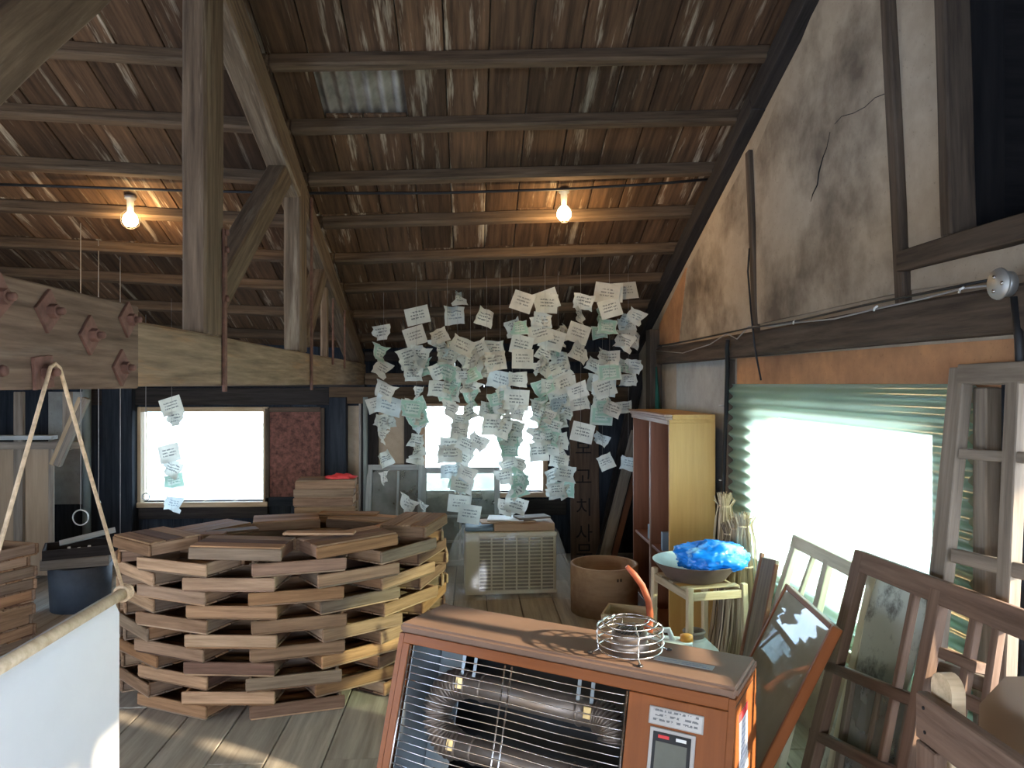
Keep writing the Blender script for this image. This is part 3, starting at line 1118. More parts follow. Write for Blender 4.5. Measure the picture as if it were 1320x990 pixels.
NAIL = None
ORD = ['lowest', 'second', 'third', 'fourth', 'fifth', 'sixth', 'seventh', 'eighth', 'ninth', 'tenth', 'eleventh', 'twelfth', 'thirteenth']
NTH = ['first', 'second', 'third', 'fourth', 'fifth', 'sixth', 'seventh']
RO = .90
rc = Vector((-1.09, 4.53, 0))
view = math.atan2(-rc.y, -rc.x)                       # bearing of the camera from the ring
GR = 'crates of the round stack'
NL = 12


def ring_layers(rel):
    return 10 if abs(rel) > 2.0 else 11 if abs(rel) > 1.25 else 12


for L in range(NL):
    items = []
    for k in range(9):
        a = view + math.radians(2 + 40 * k + (20 if L % 2 else 0)) + R.uniform(-.02, .02)
        rel = (a - view + PI) % (2 * PI) - PI
        items.append((rel, a))
    items.sort()                                     # left of photo has negative or positive rel; order by image x
    vis = sorted([it for it in items if abs(it[0]) < 1.45], key=lambda it: (rc + Vector((math.cos(it[1]), math.sin(it[1]), 0))).x / (rc + Vector((math.cos(it[1]), math.sin(it[1]), 0))).y)
    for rel, a in items:
        rr = RO - CW / 2 + R.uniform(-.006, .03)
        z = L * CH
        if L == NL - 1 and abs(rel) > 1.9 and False:
            continue
        mtx = Matrix.Translation(rc + Vector((math.cos(a) * rr, math.sin(a) * rr, z))) @ Matrix.Rotation(a + PI / 2 + R.uniform(-.03, .03), 4, 'Z')
        if L == NL - 1:
            mtx = mtx @ Matrix.Translation((0, 0, .012)) @ Matrix.Rotation(R.uniform(-.06, .06), 4, 'X') @ Matrix.Rotation(R.uniform(-.05, .05), 4, 'Y')
        it = (rel, a)
        if L >= ring_layers(rel):
            continue
        top_one = L == ring_layers(rel) - 1
        if it in vis:
            lab = 'shallow wooden crate in the round stack, %s layer from the floor, %s from the left' % (ORD[L], NTH[vis.index(it)])
        else:
            lab = 'shallow wooden crate at the far side of the round stack, %s layer up' % ORD[L]
        flip = L == ring_layers(rel) - 1
        crate_at(mtx, lab, GR, flip)
# tilted crates and loose boards on top of the ring
ztop = NL * CH


def tilted(px, py, D, rz, ry, rx, label, flip=True):
    p = pY(px, py, D)
    p.z = max(p.z, ztop + .02)
    m_ = Matrix.Translation(p) @ Matrix.Rotation(rz, 4, 'Z') @ Matrix.Rotation(ry, 4, 'Y') @ Matrix.Rotation(rx, 4, 'X')
    return crate_at(m_, label, 'crates lying on the round stack', flip)


def loose(px, py, D, z, rz, l, w, label):
    p = pY(px, py, D)
    q_ = Vector((p.x, D, 0)) - rc
    rl_ = (math.atan2(q_.y, q_.x) - view + PI) % (2 * PI) - PI
    z = ring_layers(rl_) * CH + (.022 if ring_layers(rl_) == NL else .001)
    o = link('loose_board', box_me(l, w, .012, M['crate'], .002), M['crate'], None, Matrix.Translation((p.x, D, z + .0062)) @ Matrix.Rotation(rz, 4, 'Z'))
    tag(o, label, 'board', 'loose boards on the round stack')


loose(250, 676, 4.3, ztop, .1, .34, .09, 'thin pale loose board on the left rim of the round stack')
loose(412, 703, 3.86, ztop, -.05, .36, .07, 'thin pale loose board on the front rim of the round stack')
loose(300, 668, 4.75, ztop, .5, .3, .1, 'thin grey loose board on the back left rim of the round stack')
loose(450, 662, 5.35, ztop, -.1, .42, .10, 'long loose board on the back rim of the round stack')
loose(505, 690, 4.55, ztop, 1.1, .34, .11, 'wide loose board on the right rim of the round stack')
# tall pile behind the ring
for i in range(13):
    lab = 'wooden crate in the square pile behind the round stack, ' + (['fourth from its top', 'third from its top', 'second from its top', 'topmost, under the red cloth'][i - 9] if i > 8 else 'hidden low in it')
    crate_at(Matrix.Translation((-1.12 + R.uniform(-.015, .015), 5.80, i * CH)) @ Matrix.Rotation(.05 + R.uniform(-.05, .05), 4, 'Z'), lab, 'crates in the square pile', i == 12)
# red cloth on the pile
bm = bmesh.new()
bmesh.ops.create_icosphere(bm, subdivisions=3, radius=1)
for v in bm.verts:
    k = 1 + .5 * noise.noise(v.co * 2.1)
    v.co = Vector((v.co.x * .11 * k, v.co.y * .06 * k, max(-.0, v.co.z * .035 * k)))
o = link('crumpled_cloth', bm_mesh(bm, True), M['red'], None, Matrix.Translation((-1.02, 5.78, 13 * CH)))
tag(o, 'crumpled red cloth lying on the small crate pile', 'cloth')

# stack at the left edge
pl = Vector((-2.80, 4.45, 0))
for i in range(10):
    crate_at(Matrix.Translation(pl + Vector((R.uniform(-.02, .02), R.uniform(-.02, .02), i * CH))) @ Matrix.Rotation(-.42 + R.uniform(-.09, .09), 4, 'Z'),
             'wooden crate in the straight stack left of the round stack, %s from the floor' % ORD[i].replace('lowest', 'first'), 'crates of the left stack', i == 4)
# dark tub with trays
tb = pZ(104, 782, 0)
lathe('round_tub', [(0, .0), (.19, 0), (.205, .31), (.19, .31), (.178, .02), (0, .02)], M['barrel'], None, 36, world=Matrix.Translation((tb.x, tb.y, 0)))
tag(bpy.data.objects['round_tub'], 'dark blue-grey round tub on the floor beside the left crate stack', 'tub')
for i in range(2):
    o = empty('drawer_tray', ['upper', 'lower'][1 - i] + ' dark wooden tray on the blue-grey tub', 'tray', (tb.x - .02, tb.y, .3105 + i * .071), .35 + i * .1, 'trays on the tub')
    for s in (-1, 1):
        lbox('side_board', (0, s * .15, .035), (.42, .014, .07), M['darkwood'] if i else M['plank'], o)
        lbox('end_board', (s * .203, 0, .035), (.284, .014, .07), M['darkwood'] if i else M['plank'], o, rot=Matrix.Rotation(PI / 2, 4, 'Z'))
    lbox('bottom_board', (0, 0, .006), (.40, .285, .01), M['darkwood'], o)
for i, (dx, dy) in enumerate(((-.05, -.06), (.03, -.08), (.07, -.02))):
    o = empty('porcelain_insulator', 'white porcelain insulator in the dark tray, %s' % ['left one', 'middle one', 'right one'][i], 'insulator', (tb.x + dx, tb.y + dy, .3935), group='insulators in the tray')
    lathe('body', [(0, 0), (.022, 0), (.022, .012), (.012, .02), (.010, .05), (0, .052)], M['whitepaper'], o, 14, local=Matrix.Identity(4))
o = link('painted_stick', box_me(.36, .05, .012, M['sash_white'], .002), None, None, Matrix.Translation((tb.x + .02, tb.y + .06, .492)) @ Matrix.Rotation(.45, 4, 'Z') @ Matrix.Rotation(-.18, 4, 'Y') @ Matrix.Rotation(.6, 4, 'X'))
tag(o, 'pale painted slat leaning across the dark tray', 'stick')

# ------------------------------------------------------------------ partition and rubbish at the far left
part_ = empty('plywood_partition', 'plywood partition with battens at the far left', 'partition', pY(30, 700, 6.2))


def fbox(name, x0, y0, x1, y1, Y, d, mat, parent, **k):
    a, c = pY(x0, y0, Y), pY(x1, y1, Y)
    return box(name, (min(a.x, c.x), Y, min(a.z, c.z)), (max(a.x, c.x), Y + d, max(a.z, c.z)), mat, parent, **k)


zf = 742
fbox('plywood_panel', -60, 578, 20, zf, 6.2, .012, M['ply'], part_)
fbox('plywood_panel', 25, 578, 66, zf, 6.2, .012, M['ply'], part_)
fbox('batten', 17, 505, 29, zf, 6.16, .04, M['plank'], part_)
fbox('batten', 62, 578, 68, zf, 6.17, .03, M['plank'], part_)
fbox('shelf_rail', -60, 570, 104, 579, 6.15, .05, M['plank'], part_)
fbox('upright', 80, 505, 90, 580, 6.15, .05, M['plank'], part_)
a, c = pY(106, 513, 6.1), pY(72, 596, 6.1)
for i, (dx, lab) in enumerate(((0, 'left one'), (.07, 'right one'))):
    q = bar('timber_offcut', a + Vector((dx, -.07 * i, 0)), c + Vector((dx - .02, -.07 * i, -.02)), .05, .05, M['palewood'] if i == 0 else M['plank'], None, Vector((0, 1, 0)))
    tag(q, 'short timber leaning over the partition rail, %s' % lab, 'timber', 'timbers leaning on the partition')
q = fbox('white_plank', -60, 562, 66, 567, 6.12, .1, M['sash_white'], None)
tag(q, 'white painted plank lying on the partition rail', 'plank')
o = empty('drain_pipe', 'grey vertical pipe on the far wall left of the dark post', 'pipe', pY(112, 730, 6.85))
a = pY(112, 500, 6.85)
lathe('pipe', [(0, 0), (.035, 0), (.035, a.z), (0, a.z)], M['pvc'], o, 16, world=Matrix.Translation((a.x, a.y, 0)))
o.matrix_basis = Matrix.Translation((a.x, a.y, 0))
bpy.data.objects['pipe'].matrix_basis = bpy.data.objects['pipe'].matrix_basis
for ob in o.children:
    ob.matrix_basis = Matrix.Identity(4)
a = pY(471, 512, 6.85)
o = empty('drain_pipe', 'grey vertical pipe on the far wall right of the small plaster strip', 'pipe', (a.x, a.y, 0))
lathe('pipe', [(0, 0), (.022, 0), (.022, a.z), (0, a.z)], M['pvc'], o, 16, local=Matrix.Identity(4))
lathe('pipe', [(0, 0), (.012, 0), (.012, a.z - .06), (0, a.z - .06)], M['wire'], o, 12, local=Matrix.Translation((-.05, .02, 0)))


def hang_ring(px, y0, y1, D, rr, label):
    p, q = pY(px, y0, D), pY(px, y1, D)
    o = empty('hanging_ring', label, 'ring', q, group='rings on wires')
    tube('wire', [(0, 0, 2 * rr), (0, 0, roof_z(D, p.x) + .03 - q.z)], .003, M['wire'], o, 5, local=True)
    tube('ring', [(rr * math.cos(k * PI / 10), 0, rr + rr * math.sin(k * PI / 10)) for k in range(20)], .005, M['zinc'], o, 6, True, local=True)


hang_ring(127, 500, 650, 5.4, .012, 'thin white wire with a small hook hanging before the dark post')
hang_ring(104, 500, 677, 5.2, .052, 'large metal ring hanging on a wire above the blue-grey tub')
hang_ring(188, 533, 645, 6.5, .03, 'small metal ring hanging at the left edge of the first window')
hang_ring(155, 503, 700, 5.6, .01, 'long thin wire hanging straight in front of the dark post')

# ------------------------------------------------------------------ strings of notes
NOTES = []
for s in range(10):
    bm = bmesh.new()
    w, h = .150 * R.uniform(.85, 1.1), .118 * R.uniform(.85, 1.15)
    n = 5
    vv = []
    amp = .002 if s < 3 else R.uniform(.012, .03)
    for i in range(n + 1):
        row = []
        for k in range(n + 1):
            u, v = i / n - .5, k / n - .5
            d = amp * noise.noise(Vector((u * 3.1 + s * 7, v * 3.1, s))) * 2
            cut = 1 - (.0 if s < 3 else .28 * abs(noise.noise(Vector((u * 2 + s, v * 2, 3)))))
            row.append(bm.verts.new((u * w * cut, d + (0 if s < 3 else .04 * u * v), v * h * cut)))
        vv.append(row)
    for a, c in zip(vv, vv[1:]):
        for k in range(n):
            bm.faces.new((a[k], a[k + 1], c[k + 1], c[k]))
    geo = bm_mesh(bm, s >= 3)
    var = []
    for mt in M['note']:
        m2 = geo.copy()
        m2.materials.append(mt)
        var.append(m2)
    NOTES.append(var)


def zz(x, y):
    return 440 + x * .3636, 340 + y * .3636


STR = [
    (150, 5.85, 'first', [(250, 1), 320, 375, 445, (505, 2), (560, 3), 600, (690, 0), (752, 1)], 235),
    (265, 5.75, 'second', [(176, 1, 1), (263, 1, 1), (330, 2), (365, 3), (395, 2), 450, (505, 3, 2), (545, 2), 570, 625, 660, 690, (862, 2)], 140),
    (375, 5.65, 'third', [(268, 2), (310, 3), (330, 2), (385, 2), (440, 3), (455, 2, 2), 510], 110),
    (412, 5.9, 'fourth', [(130, 1), (187, 1), (400, 1), 560, (600, 2), (640, 2, 2), (680, 2), (730, 2), (780, 2), (850, 1, 1)], 100),
    (457, 5.6, 'fifth', [(300, 2), (340, 2), (400, 2), (440, 2), (480, 1), (520, 1), (635, 2), (742, 1), (885, 1, 1)], 265),
    (515, 5.8, 'sixth', [(200, 1), (310, 2), (345, 3), (390, 1), (520, 2)], 150),
    (562, 5.55, 'seventh', [(345, 2), (408, 1), (468, 2), (500, 2), (565, 2), 590], 315),
    (605, 5.7, 'eighth', [(210, 1), (240, 1), (590, 3), (625, 3), (662, 2, 2), (722, 2), (762, 3), (800, 2), (862, 3)], 170),
    (632, 5.5, 'ninth', [(135, 1, 1), (215, 1), (290, 1, 1), (347, 1, 1), (415, 1), (478, 1, 1), 530], 100),
    (722, 5.6, 'tenth', [(130, 2, 1), (205, 2), (258, 2, 1), (315, 1), (375, 2), (440, 2), (500, 2), (535, 3), (572, 3), (612, 3, 2), (655, 2)], 100),
    (768, 5.75, 'eleventh', [(255, 2), (305, 2, 2), (350, 1), (380, 2), (435, 2, 1), (470, 1), (515, 3), (560, 2), (620, 2, 2), (690, 2), (745, 3), (805, 4)], 225),
    (848, 5.5, 'twelfth', [(140, 1), (185, 1), (246, 1, 1), (325, 1), (440, 1), (500, 1), (597, 1, 1)], 105),
    (925, 5.85, 'thirteenth', [(200, 1, 2), (250, 1, 2), (360, 2), (420, 2), (478, 1), (540, 1, 1), (624, 1), (697, 1)], 170),
    (950, 5.6, 'fourteenth', [(105, 2, 1), (163, 1, 1), (225, 1), (330, 2), (388, 1, 2), (440, 2, 1), (505, 2)], 80),
    (1017, 5.7, 'fifteenth', [(105, 1, 1), (190, 2), (215, 1), (272, 3), (365, 3), (415, 1), (505, 1), (700, 1)], 80),
]


def note_string(px, D, label, entries, ytop, scale=.3636, conv=True):
    X0 = pY(px, 400, D).x
    # hangs from the purlin nearest to D
    pt = pY(px, entries[0][1], D)
    zt = roof_z(D, X0) + .036
    zl = pY(px, entries[-1][1], D).z - .05
    o = empty('note_string', label, 'hanging notes', (X0, D, zl), group='strings of hanging notes')
    tube('string', [(0, 0, 0), (.003, 0, (zt - zl) * .5), (0, 0, zt - zl)], .0009, M['wire'], o, 5, local=True)
    for e in entries:
        _, py, cnt, style = e
        for q in range(cnt):
            flat = style == 1
            geo = NOTES[R.randrange(0, 3) if flat else R.randrange(3, 10)]
            mt = 1 if style == 2 and q == 0 else R.choices([0, 1, 2, 3], [5, 1.2, 3, 1])[0]
            me = geo[mt]
            z = pY(px, py + R.uniform(-4, 4), D).z - zl
            sx = 1.0 if flat else R.uniform(.75, 1.08)
            yaw = R.uniform(-.35, .35) if flat else R.uniform(-1.15, 1.15)
            l = Matrix.Translation((R.uniform(-.062, .062) * (1 if cnt > 1 else .4), R.uniform(-.05, .05), z)) @ Matrix.Rotation(yaw, 4, 'Z') @ Matrix.Rotation(R.uniform(-.45, .45), 4, 'Y') @ Matrix.Rotation(R.uniform(-.25, .25), 4, 'X') @ Matrix.Scale(sx * 1.18, 4)
            link('note', me, None, o, local=l)
    return o


for zx, D, nth, ents, yt in STR:
    ee = []
    for e in ents:
        if isinstance(e, int):
            e = (e, 1)
        y, cnt = e[0], e[1]
        st = e[2] if len(e) > 2 else 0
        ee.append((zx, zz(0, y)[1], max(1, cnt), st))
    note_string(zz(zx, 0)[0], D, 'roof-hung string of printed paper notes, %s from the left in the big cluster' % nth, ee, yt)
note_string(221, 6.2, 'short string of five notes hanging before the left far window', [(0, 521, 1, 1), (0, 541, 1, 0), (0, 580, 1, 1), (0, 601, 1, 0), (0, 622, 1, 2), (0, 650, 1, 0)], 505)

# ------------------------------------------------------------------ tube heater in the foreground
HZ = .80
FL, FR = pZ(518, 802, HZ), pZ(950, 886, HZ)
HW = (FR - FL).length
hrot = math.atan2(FR.y - FL.y, FR.x - FL.x)
heater = empty('tube_heater', 'orange wood-look cabinet heater with wire grille and steel tubes inside', 'heater', (FL.x, FL.y, 0), hrot)
HD = .25
SL = .305
th = math.atan(SL)
FRM = Matrix.Translation((0, 0, HZ)) @ Matrix.Rotation(-th, 4, 'X')      # front plane: x right, -z down the slope, +y inward
SLEN = (HZ - .05) / math.cos(th)


def hb(name, x0, x1, s0, s1, d0, d1, mat, parent=heater, bev=.002, axis='x'):
    """box on the sloping front: s down the slope, d inward"""
    c = ((x0 + x1) / 2, (d0 + d1) / 2, -(s0 + s1) / 2)
    s = (x1 - x0, d1 - d0, s1 - s0)
    if axis == 'z':
        return lbox(name, c, (s[2], s[1], s[0]), mat, parent, bev, Matrix.Rotation(-PI / 2, 4, 'Y'), FRM)
    return lbox(name, c, s, mat, parent, bev, None, FRM)


def hprof(ex=0.0, z0=.05, z1=HZ - .032):
    return [(-SL * (HZ - z0) - ex, z0), (HD, z0), (HD, z1), (-SL * (HZ - z1) - ex, z1)]


for x0 in (0, HW - .018):
    prism('side_panel', [(x0, y, z) for y, z in hprof()], (.018, 0, 0), M['laminate'], heater, local=Matrix.Identity(4))
lbox('back_panel', (HW / 2, HD - .006, HZ / 2), (HW - .04, .01, HZ - .1), M['heater_in'], heater)
bm = bmesh.new()
bmesh.ops.create_cube(bm, size=1)
for v in bm.verts:
    v.co = Vector((HW / 2 + v.co.x * (HW + .006), HD / 2 - .004 + v.co.y * (HD + .012), HZ - .016 + v.co.z * .032))
bmesh.ops.bevel(bm, geom=bm.edges[:], offset=.009, segments=3, affect='EDGES')
link('top_panel', bm_mesh(bm), M['laminate_top'], heater, local=Matrix.Identity(4))
XO = HW * .735
hb('fascia', .018, HW - .018, .030, .062, .0, .018, M['laminate'])
hb('left_stile', .018, .045, .062, SLEN, 0, .018, M['laminate'], axis='z')
hb('control_panel', XO, HW - .018, .064, SLEN, 0, .018, M['laminate'], axis='z')
hb('bottom_panel', .045, XO, SLEN - .1, SLEN, 0, .018, M['laminate'])
lbox('plinth', (HW / 2, .02, .025), (HW - .06, HD + .18, .05), M['black'], heater)
# inner box
hb('reflector_wing', .054, .15, .068, SLEN - .1, .19, .196, M['reflector'])
hb('reflector_side', .047, .052, .066, SLEN - .1, .02, .2, M['reflector'])
hb('divider', XO - .006, XO, .066, SLEN - .1, .02, .2, M['heater_in'])
# polished reflector behind the tubes
lbox('reflector', (XO / 2, HD - .03, HZ / 2 + .02), (XO - .03, .006, HZ - .14), M['heater_in'], heater)
# tubes: three runs joined by ribbed bends
TR = .040
TD = .105
runs = [.16, .345, .53]
xl, xr = .22, XO - .13


def fpt(x, s, d):
    return FRM @ Vector((x, d, -s))


for i, s in enumerate(runs):
    tube('heat_tube', [fpt(xl if i < 2 else .1, s, TD), fpt(xr, s, TD)], TR, M['tube'], heater, 20, local=True)
    for xx in (xl + .01, xl + .07, xr - .05, xr):
        tube('tube_band', [fpt(xx - .004, s, TD), fpt(xx + .004, s, TD)], TR + .004, M['tube'], heater, 20, local=True)
    for xx in (xl, xr - .012):
        hb('clip', xx - .012, xx + .012, s - .022, s + .012, TD - TR - .006, TD - TR - .003, M['brass'])
for xx in (xl + .02, xr - .03):
    for dx in (-.022, .022):
        hb('hanger_bracket', xx + dx - .006, xx + dx + .006, .066, .13, TD - .03, TD - .027, M['reflector'], axis='z')


def ribbed_bend(cx, cs, rad, a0, a1, n):
    pts, rr = [], []
    for k in range(n * 4 + 1):
        a = a0 + (a1 - a0) * k / (n * 4)
        pts.append(fpt(cx + rad * math.cos(a), cs + rad * math.sin(a), TD))
        rr.append(TR + (.011 if k % 4 == 2 else .004 if k % 2 else -.004))
    tube('ribbed_bend', pts, rr, M['tube'], heater, 22, local=True)


ribbed_bend(xl, (runs[0] + runs[1]) / 2, (runs[1] - runs[0]) / 2, -PI / 2, -1.5 * PI, 22)
ribbed_bend(xr, (runs[1] + runs[2]) / 2, (runs[2] - runs[1]) / 2, -PI / 2, PI / 2, 22)
ribbed_bend(xr, runs[0] + .065, .065, -PI / 2, -.02, 12)
# guard wires
ns = 27
for k in range(ns):
    s = .078 + (SLEN - .19) * k / (ns - 1)
    pts = [fpt(.050, s, .004), fpt(.060, s, -.004), fpt(.2, s + .003, -.005), fpt(XO * .52, s, -.004), fpt(XO * .75, s + .003, -.005), fpt(XO - .02, s, -.004), fpt(XO - .008, s, .004)]
    tube('guard_wire', pts, .0019, M['chrome'], heater, 6, local=True)
for xx in (.050, XO * .505, XO * .535, XO - .006):
    tube('guard_upright', [fpt(xx, .066, .001), fpt(xx, SLEN - .1, .001)], .0032, M['chrome'], heater, 6, local=True)
# control panel fittings
cx0 = XO + (HW - XO) * .20
lb = hb('name_plate', cx0 + .005, cx0 + .155, .088, .134, -.004, 0, M['silver'])
pl_ = link('print', box_me(.142, .002, .040, M['label'], .0005), None, lb, local=Matrix.Translation((0, -.0026, 0)))
fr_ = hb('display_frame', cx0 + .012, cx0 + .137, .140, .36, -.006, 0, M['silver'])
link('display_face', box_me(.104, .003, .205, M['black'], .001), None, fr_, local=Matrix.Translation((0, -.004, -.002)))
link('display_screen', box_me(.086, .002, .085, M['screen'], .001), None, fr_, local=Matrix.Translation((0, -.006, .035)))
link('red_mark', box_me(.030, .0012, .008, M['red'], 0), None, fr_, local=Matrix.Translation((-.022, -.006, .09)))
link('brand_mark', box_me(.028, .0012, .008, M['whitepaper'], 0), None, fr_, local=Matrix.Translation((.026, -.006, .09)))
for i in range(3):
    lathe('button', [(0, .004), (.009, .003), (.01, 0), (0, 0)], M['silver'], fr_, 14, local=Matrix.Translation((-.03 + .03 * i, -.0056, -.045)) @ Matrix.Rotation(PI / 2, 4, 'X'))
# stickers on the side and the top
RS = Matrix.Rotation(PI / 2, 4, 'Z')
st = lbox('side_sticker', (HW + .0008, .075, HZ - .165), (.10, .0016, .165), M['label_side'], heater, 0, RS)
link('sticker_header', box_me(.10, .0012, .022, M['red'], 0), None, st, local=Matrix.Translation((0, -.0012, .072)))
link('white_patch', box_me(.045, .0012, .042, M['whitepaper'], 0), None, st, local=Matrix.Translation((.028, -.0014, -.075)))
lbox('side_seam', (HW + .0003, HD / 2 - .02, HZ - .048), (HD, .001, .003), M['black'], heater, 0, RS)
tl_ = link('top_sticker', box_me(.17, .0012, .034, M['label_top'], 0), None, heater, local=Matrix.Translation((HW * .845, .10, HZ + .0008)) @ Matrix.Rotation(-PI / 2, 4, 'X') @ Matrix.Rotation(.0, 4, 'Z'))
# chimney cap and wire guard on the top
cpx = pZ(812, 840, HZ)
cl = wm(heater).inverted() @ cpx
ch = lathe('flue_cap', [(0, 0), (.055, 0), (.055, .03), (.05, .034), (.05, .04), (.055, .044), (.055, .056), (.05, .06), (.03, .064), (0, .065)], M['tube'], heater, 28, local=Matrix.Translation((cl.x, cl.y, HZ + .0005)))
for k in range(9):
    z = .067
    half = math.sqrt(max(.0001, .045 ** 2 - (-.04 + .01 * k) ** 2))
    lbox('cap_slot', (-.04 + .01 * k, 0, .0655), (.004, 2 * half, .004), M['black'], ch, 0)
for j, (rr, z) in enumerate(((.094, .012), (.099, .032), (.099, .053), (.097, .074), (.080, .088), (.055, .096))):
    tube('guard_ring', [(cl.x + rr * math.cos(k * PI / 16), cl.y + rr * math.sin(k * PI / 16), HZ + z) for k in range(32)], .0026, M['chrome'], heater, 6, True, local=True)
for k in range(4):
    a = k * PI / 2 + .6
    q = [(.128, .003), (.112, .004), (.094, .012), (.1, .053), (.097, .074), (.06, .095), (.04, .099)]
    tube('guard_stay', [(cl.x + rr * math.cos(a), cl.y + rr * math.sin(a), HZ + z) for rr, z in q], .0028, M['chrome'], heater, 6, local=True)
    lathe('foot_screw', [(0, .006), (.008, .004), (.009, 0), (0, 0)], M['iron'], heater, 8, local=Matrix.Translation((cl.x + .12 * math.cos(a), cl.y + .12 * math.sin(a), HZ + .001)))

# ------------------------------------------------------------------ air conditioner unit wrapped in plastic
YA = 5.6
a0, a1 = pY(600, 770, YA), pY(718, 686, YA)
AW, AH, AD = a1.x - a0.x, a1.z, .28
ac = empty('outdoor_unit', 'cream slatted outdoor unit wrapped in clear plastic on the sunlit floor', 'air conditioner', (a0.x + AW / 2, YA, 0), .05)
lbox('body', (0, AD / 2 + .012, AH / 2 + .01), (AW, AD, AH - .02), M['cream'], ac, .012)
gx0, gx1, gz0, gz1 = -AW / 2 + .10, AW / 2 - .02, .05, AH - .03
lbox('grille_recess', ((gx0 + gx1) / 2, .010, (gz0 + gz1) / 2), (gx1 - gx0, .004, gz1 - gz0), M['coil'], ac, 0)
lbox('front_panel', (-AW / 2 + .05, .004, AH / 2 + .01), (.10, .018, AH - .02), M['cream'], ac, .004)
for lo_, hi_ in ((AH - .03, AH), (.02, .05)):
    lbox('front_panel', ((gx0 + gx1) / 2 + .01, .004, (lo_ + hi_) / 2), (gx1 - gx0 + .02, .018, hi_ - lo_), M['cream'], ac, .004)
for k in range(15):
    z = gz0 + (gz1 - gz0) * (k + .5) / 15
    lbox('grille_bar', ((gx0 + gx1) / 2, .0, z + .008), (gx1 - gx0, .012, .0085), M['cream'], ac, .002)
for k in range(7):
    x = gx0 + (gx1 - gx0) * k / 6
    lbox('grille_bar', (x, -.003, (gz0 + gz1) / 2), (.012, .014, gz1 - gz0), M['cream'], ac, .002)
for s in (-1, 1):
    lbox('foot', (s * AW * .36, .15, .005), (.06, .3, .01), M['coil'], ac)
bm = bmesh.new()
levels = [(AH + .004, .004, .004, .006), (AH * .85, .05, .03, .02), (AH * .6, .10, .07, .03), (AH * .3, .14, .13, .045), (.05, .19, .15, .06), (.004, .20, .13, .08)]
rg = []
for z, l, r, f in levels:
    ring = []
    base = [(-AW / 2 - l, -f), (AW / 2 + r, -f), (AW / 2 + r, AD + .03 + f), (-AW / 2 - l, AD + .03 + f)]
    for q in range(4):
        p0_, p1_ = Vector(base[q]), Vector(base[(q + 1) % 4])
        n_ = 22
        for k in range(n_):
            u = p0_.lerp(p1_, k / n_)
            w_ = noise.noise(Vector((u.x * 7, u.y * 7, z * 5))) * .03 * (1 - z / AH * .9)
            nrm = Vector(((p1_ - p0_).y, -(p1_ - p0_).x)).normalized()
            ring.append(bm.verts.new((u.x + nrm.x * (w_ + .008), u.y + nrm.y * (w_ + .008), z)))
    rg.append(ring)
for a, c in zip(rg, rg[1:]):
    for k in range(len(a)):
        k2 = (k + 1) % len(a)
        bm.faces.new((a[k], a[k2], c[k2], c[k]))
bmesh.ops.subdivide_edges(bm, edges=bm.edges[:], cuts=1, use_grid_fill=True)
for v in bm.verts:
    d = noise.noise_vector(v.co * 16) * .007
    v.co += d * (1 if v.co.z > .01 and v.co.z < AH - .02 else .0)
link('plastic_wrap', bm_mesh(bm, True), M['film'], ac, local=Matrix.Identity(4))
# things on top of it
o = link('wooden_box_lid', box_me(.46, .26, .055, M['tub'], .003), None, None, Matrix.Translation((a0.x + AW * .64, YA + .16, AH + .033)) @ Matrix.Rotation(.04, 4, 'Z'))
tag(o, 'flat orange-brown wooden box on the wrapped unit', 'box')
o = link('folded_sheet', box_me(.22, .24, .03, M['bluebook'], .008), None, None, Matrix.Translation((a0.x + AW * .15, YA + .15, AH + .021)))
tag(o, 'folded pale blue sheet on the left end of the wrapped unit', 'sheet')
for i, (dx, dy, rz, sz, mt, lab) in enumerate(((.46, .12, .15, (.42, .16, .012), 'crate', 'thin tilted board on top of the orange-brown wooden box'),
                                             (.45, .16, -.1, (.28, .2, .010), 'whitepaper', 'white paper bundle on the thin tilted board'),
                                             (.74, .14, .3, (.26, .14, .014), 'plank', 'short grey plank on top of the white paper bundle'))):
    o = link('loose_board' if mt != 'whitepaper' else 'paper_bundle', box_me(*sz, M[mt], .002), None, None, Matrix.Translation((a0.x + AW * dx, YA + dy, AH + .0685 + .0125 * i)) @ Matrix.Rotation(rz, 4, 'Z'))
    tag(o, lab, 'paper' if mt == 'whitepaper' else 'board')

# ------------------------------------------------------------------ wooden tub, tray, planks in the far corner
p = pZ(785, 797, 0)
tr_ = .235
tubo = empty('wooden_tub', 'round bentwood tub standing on the floor beside the wrapped unit', 'tub', (p.x, p.y + tr_ * .8, 0))
hh = 1.6 - (727 - 495) * (p.y + tr_ * .8) / F
lathe('wall', [(tr_ - .012, .02), (tr_, 0), (tr_ + .004, hh - .004), (tr_ - .002, hh), (tr_ - .014, hh), (tr_ - .016, hh - .006), (tr_ - .018, .02)], M['tub'], tubo, 48, local=Matrix.Identity(4))
lathe('bottom', [(0, .02), (tr_ - .014, .02), (tr_ - .014, .008), (0, .008)], M['tub'], tubo, 40, local=Matrix.Identity(4))
for ang in (-1.35, -1.25):
    lbox('seam_peg', (tr_ * math.cos(ang) * 1.012, tr_ * math.sin(ang) * 1.012, hh * .8), (.012, .004, .02), M['boardwood'], tubo, 0, Matrix.Rotation(ang + PI / 2, 4, 'Z'))
pt = pZ(830, 810, 0)
for i in range(2):
    o = empty('wooden_tray', 'square wooden tray on the floor behind the heater, %s one' % ['lower', 'upper'][i], 'tray', (.98, 4.62, i * .0905), -.42 + .05 * i, 'trays beside the wooden tub')
    for s in (-1, 1):
        lbox('side_board', (0, s * .118, .045), (.32, .014, .09), M['palewood'] if i else M['tub'], o)
        lbox('end_board', (s * .152, 0, .045), (.221, .014, .09), M['palewood'] if i else M['tub'], o, rot=Matrix.Rotation(PI / 2, 4, 'Z'))
    lbox('bottom_board', (0, 0, .006), (.288, .22, .010), M['ply'], o)
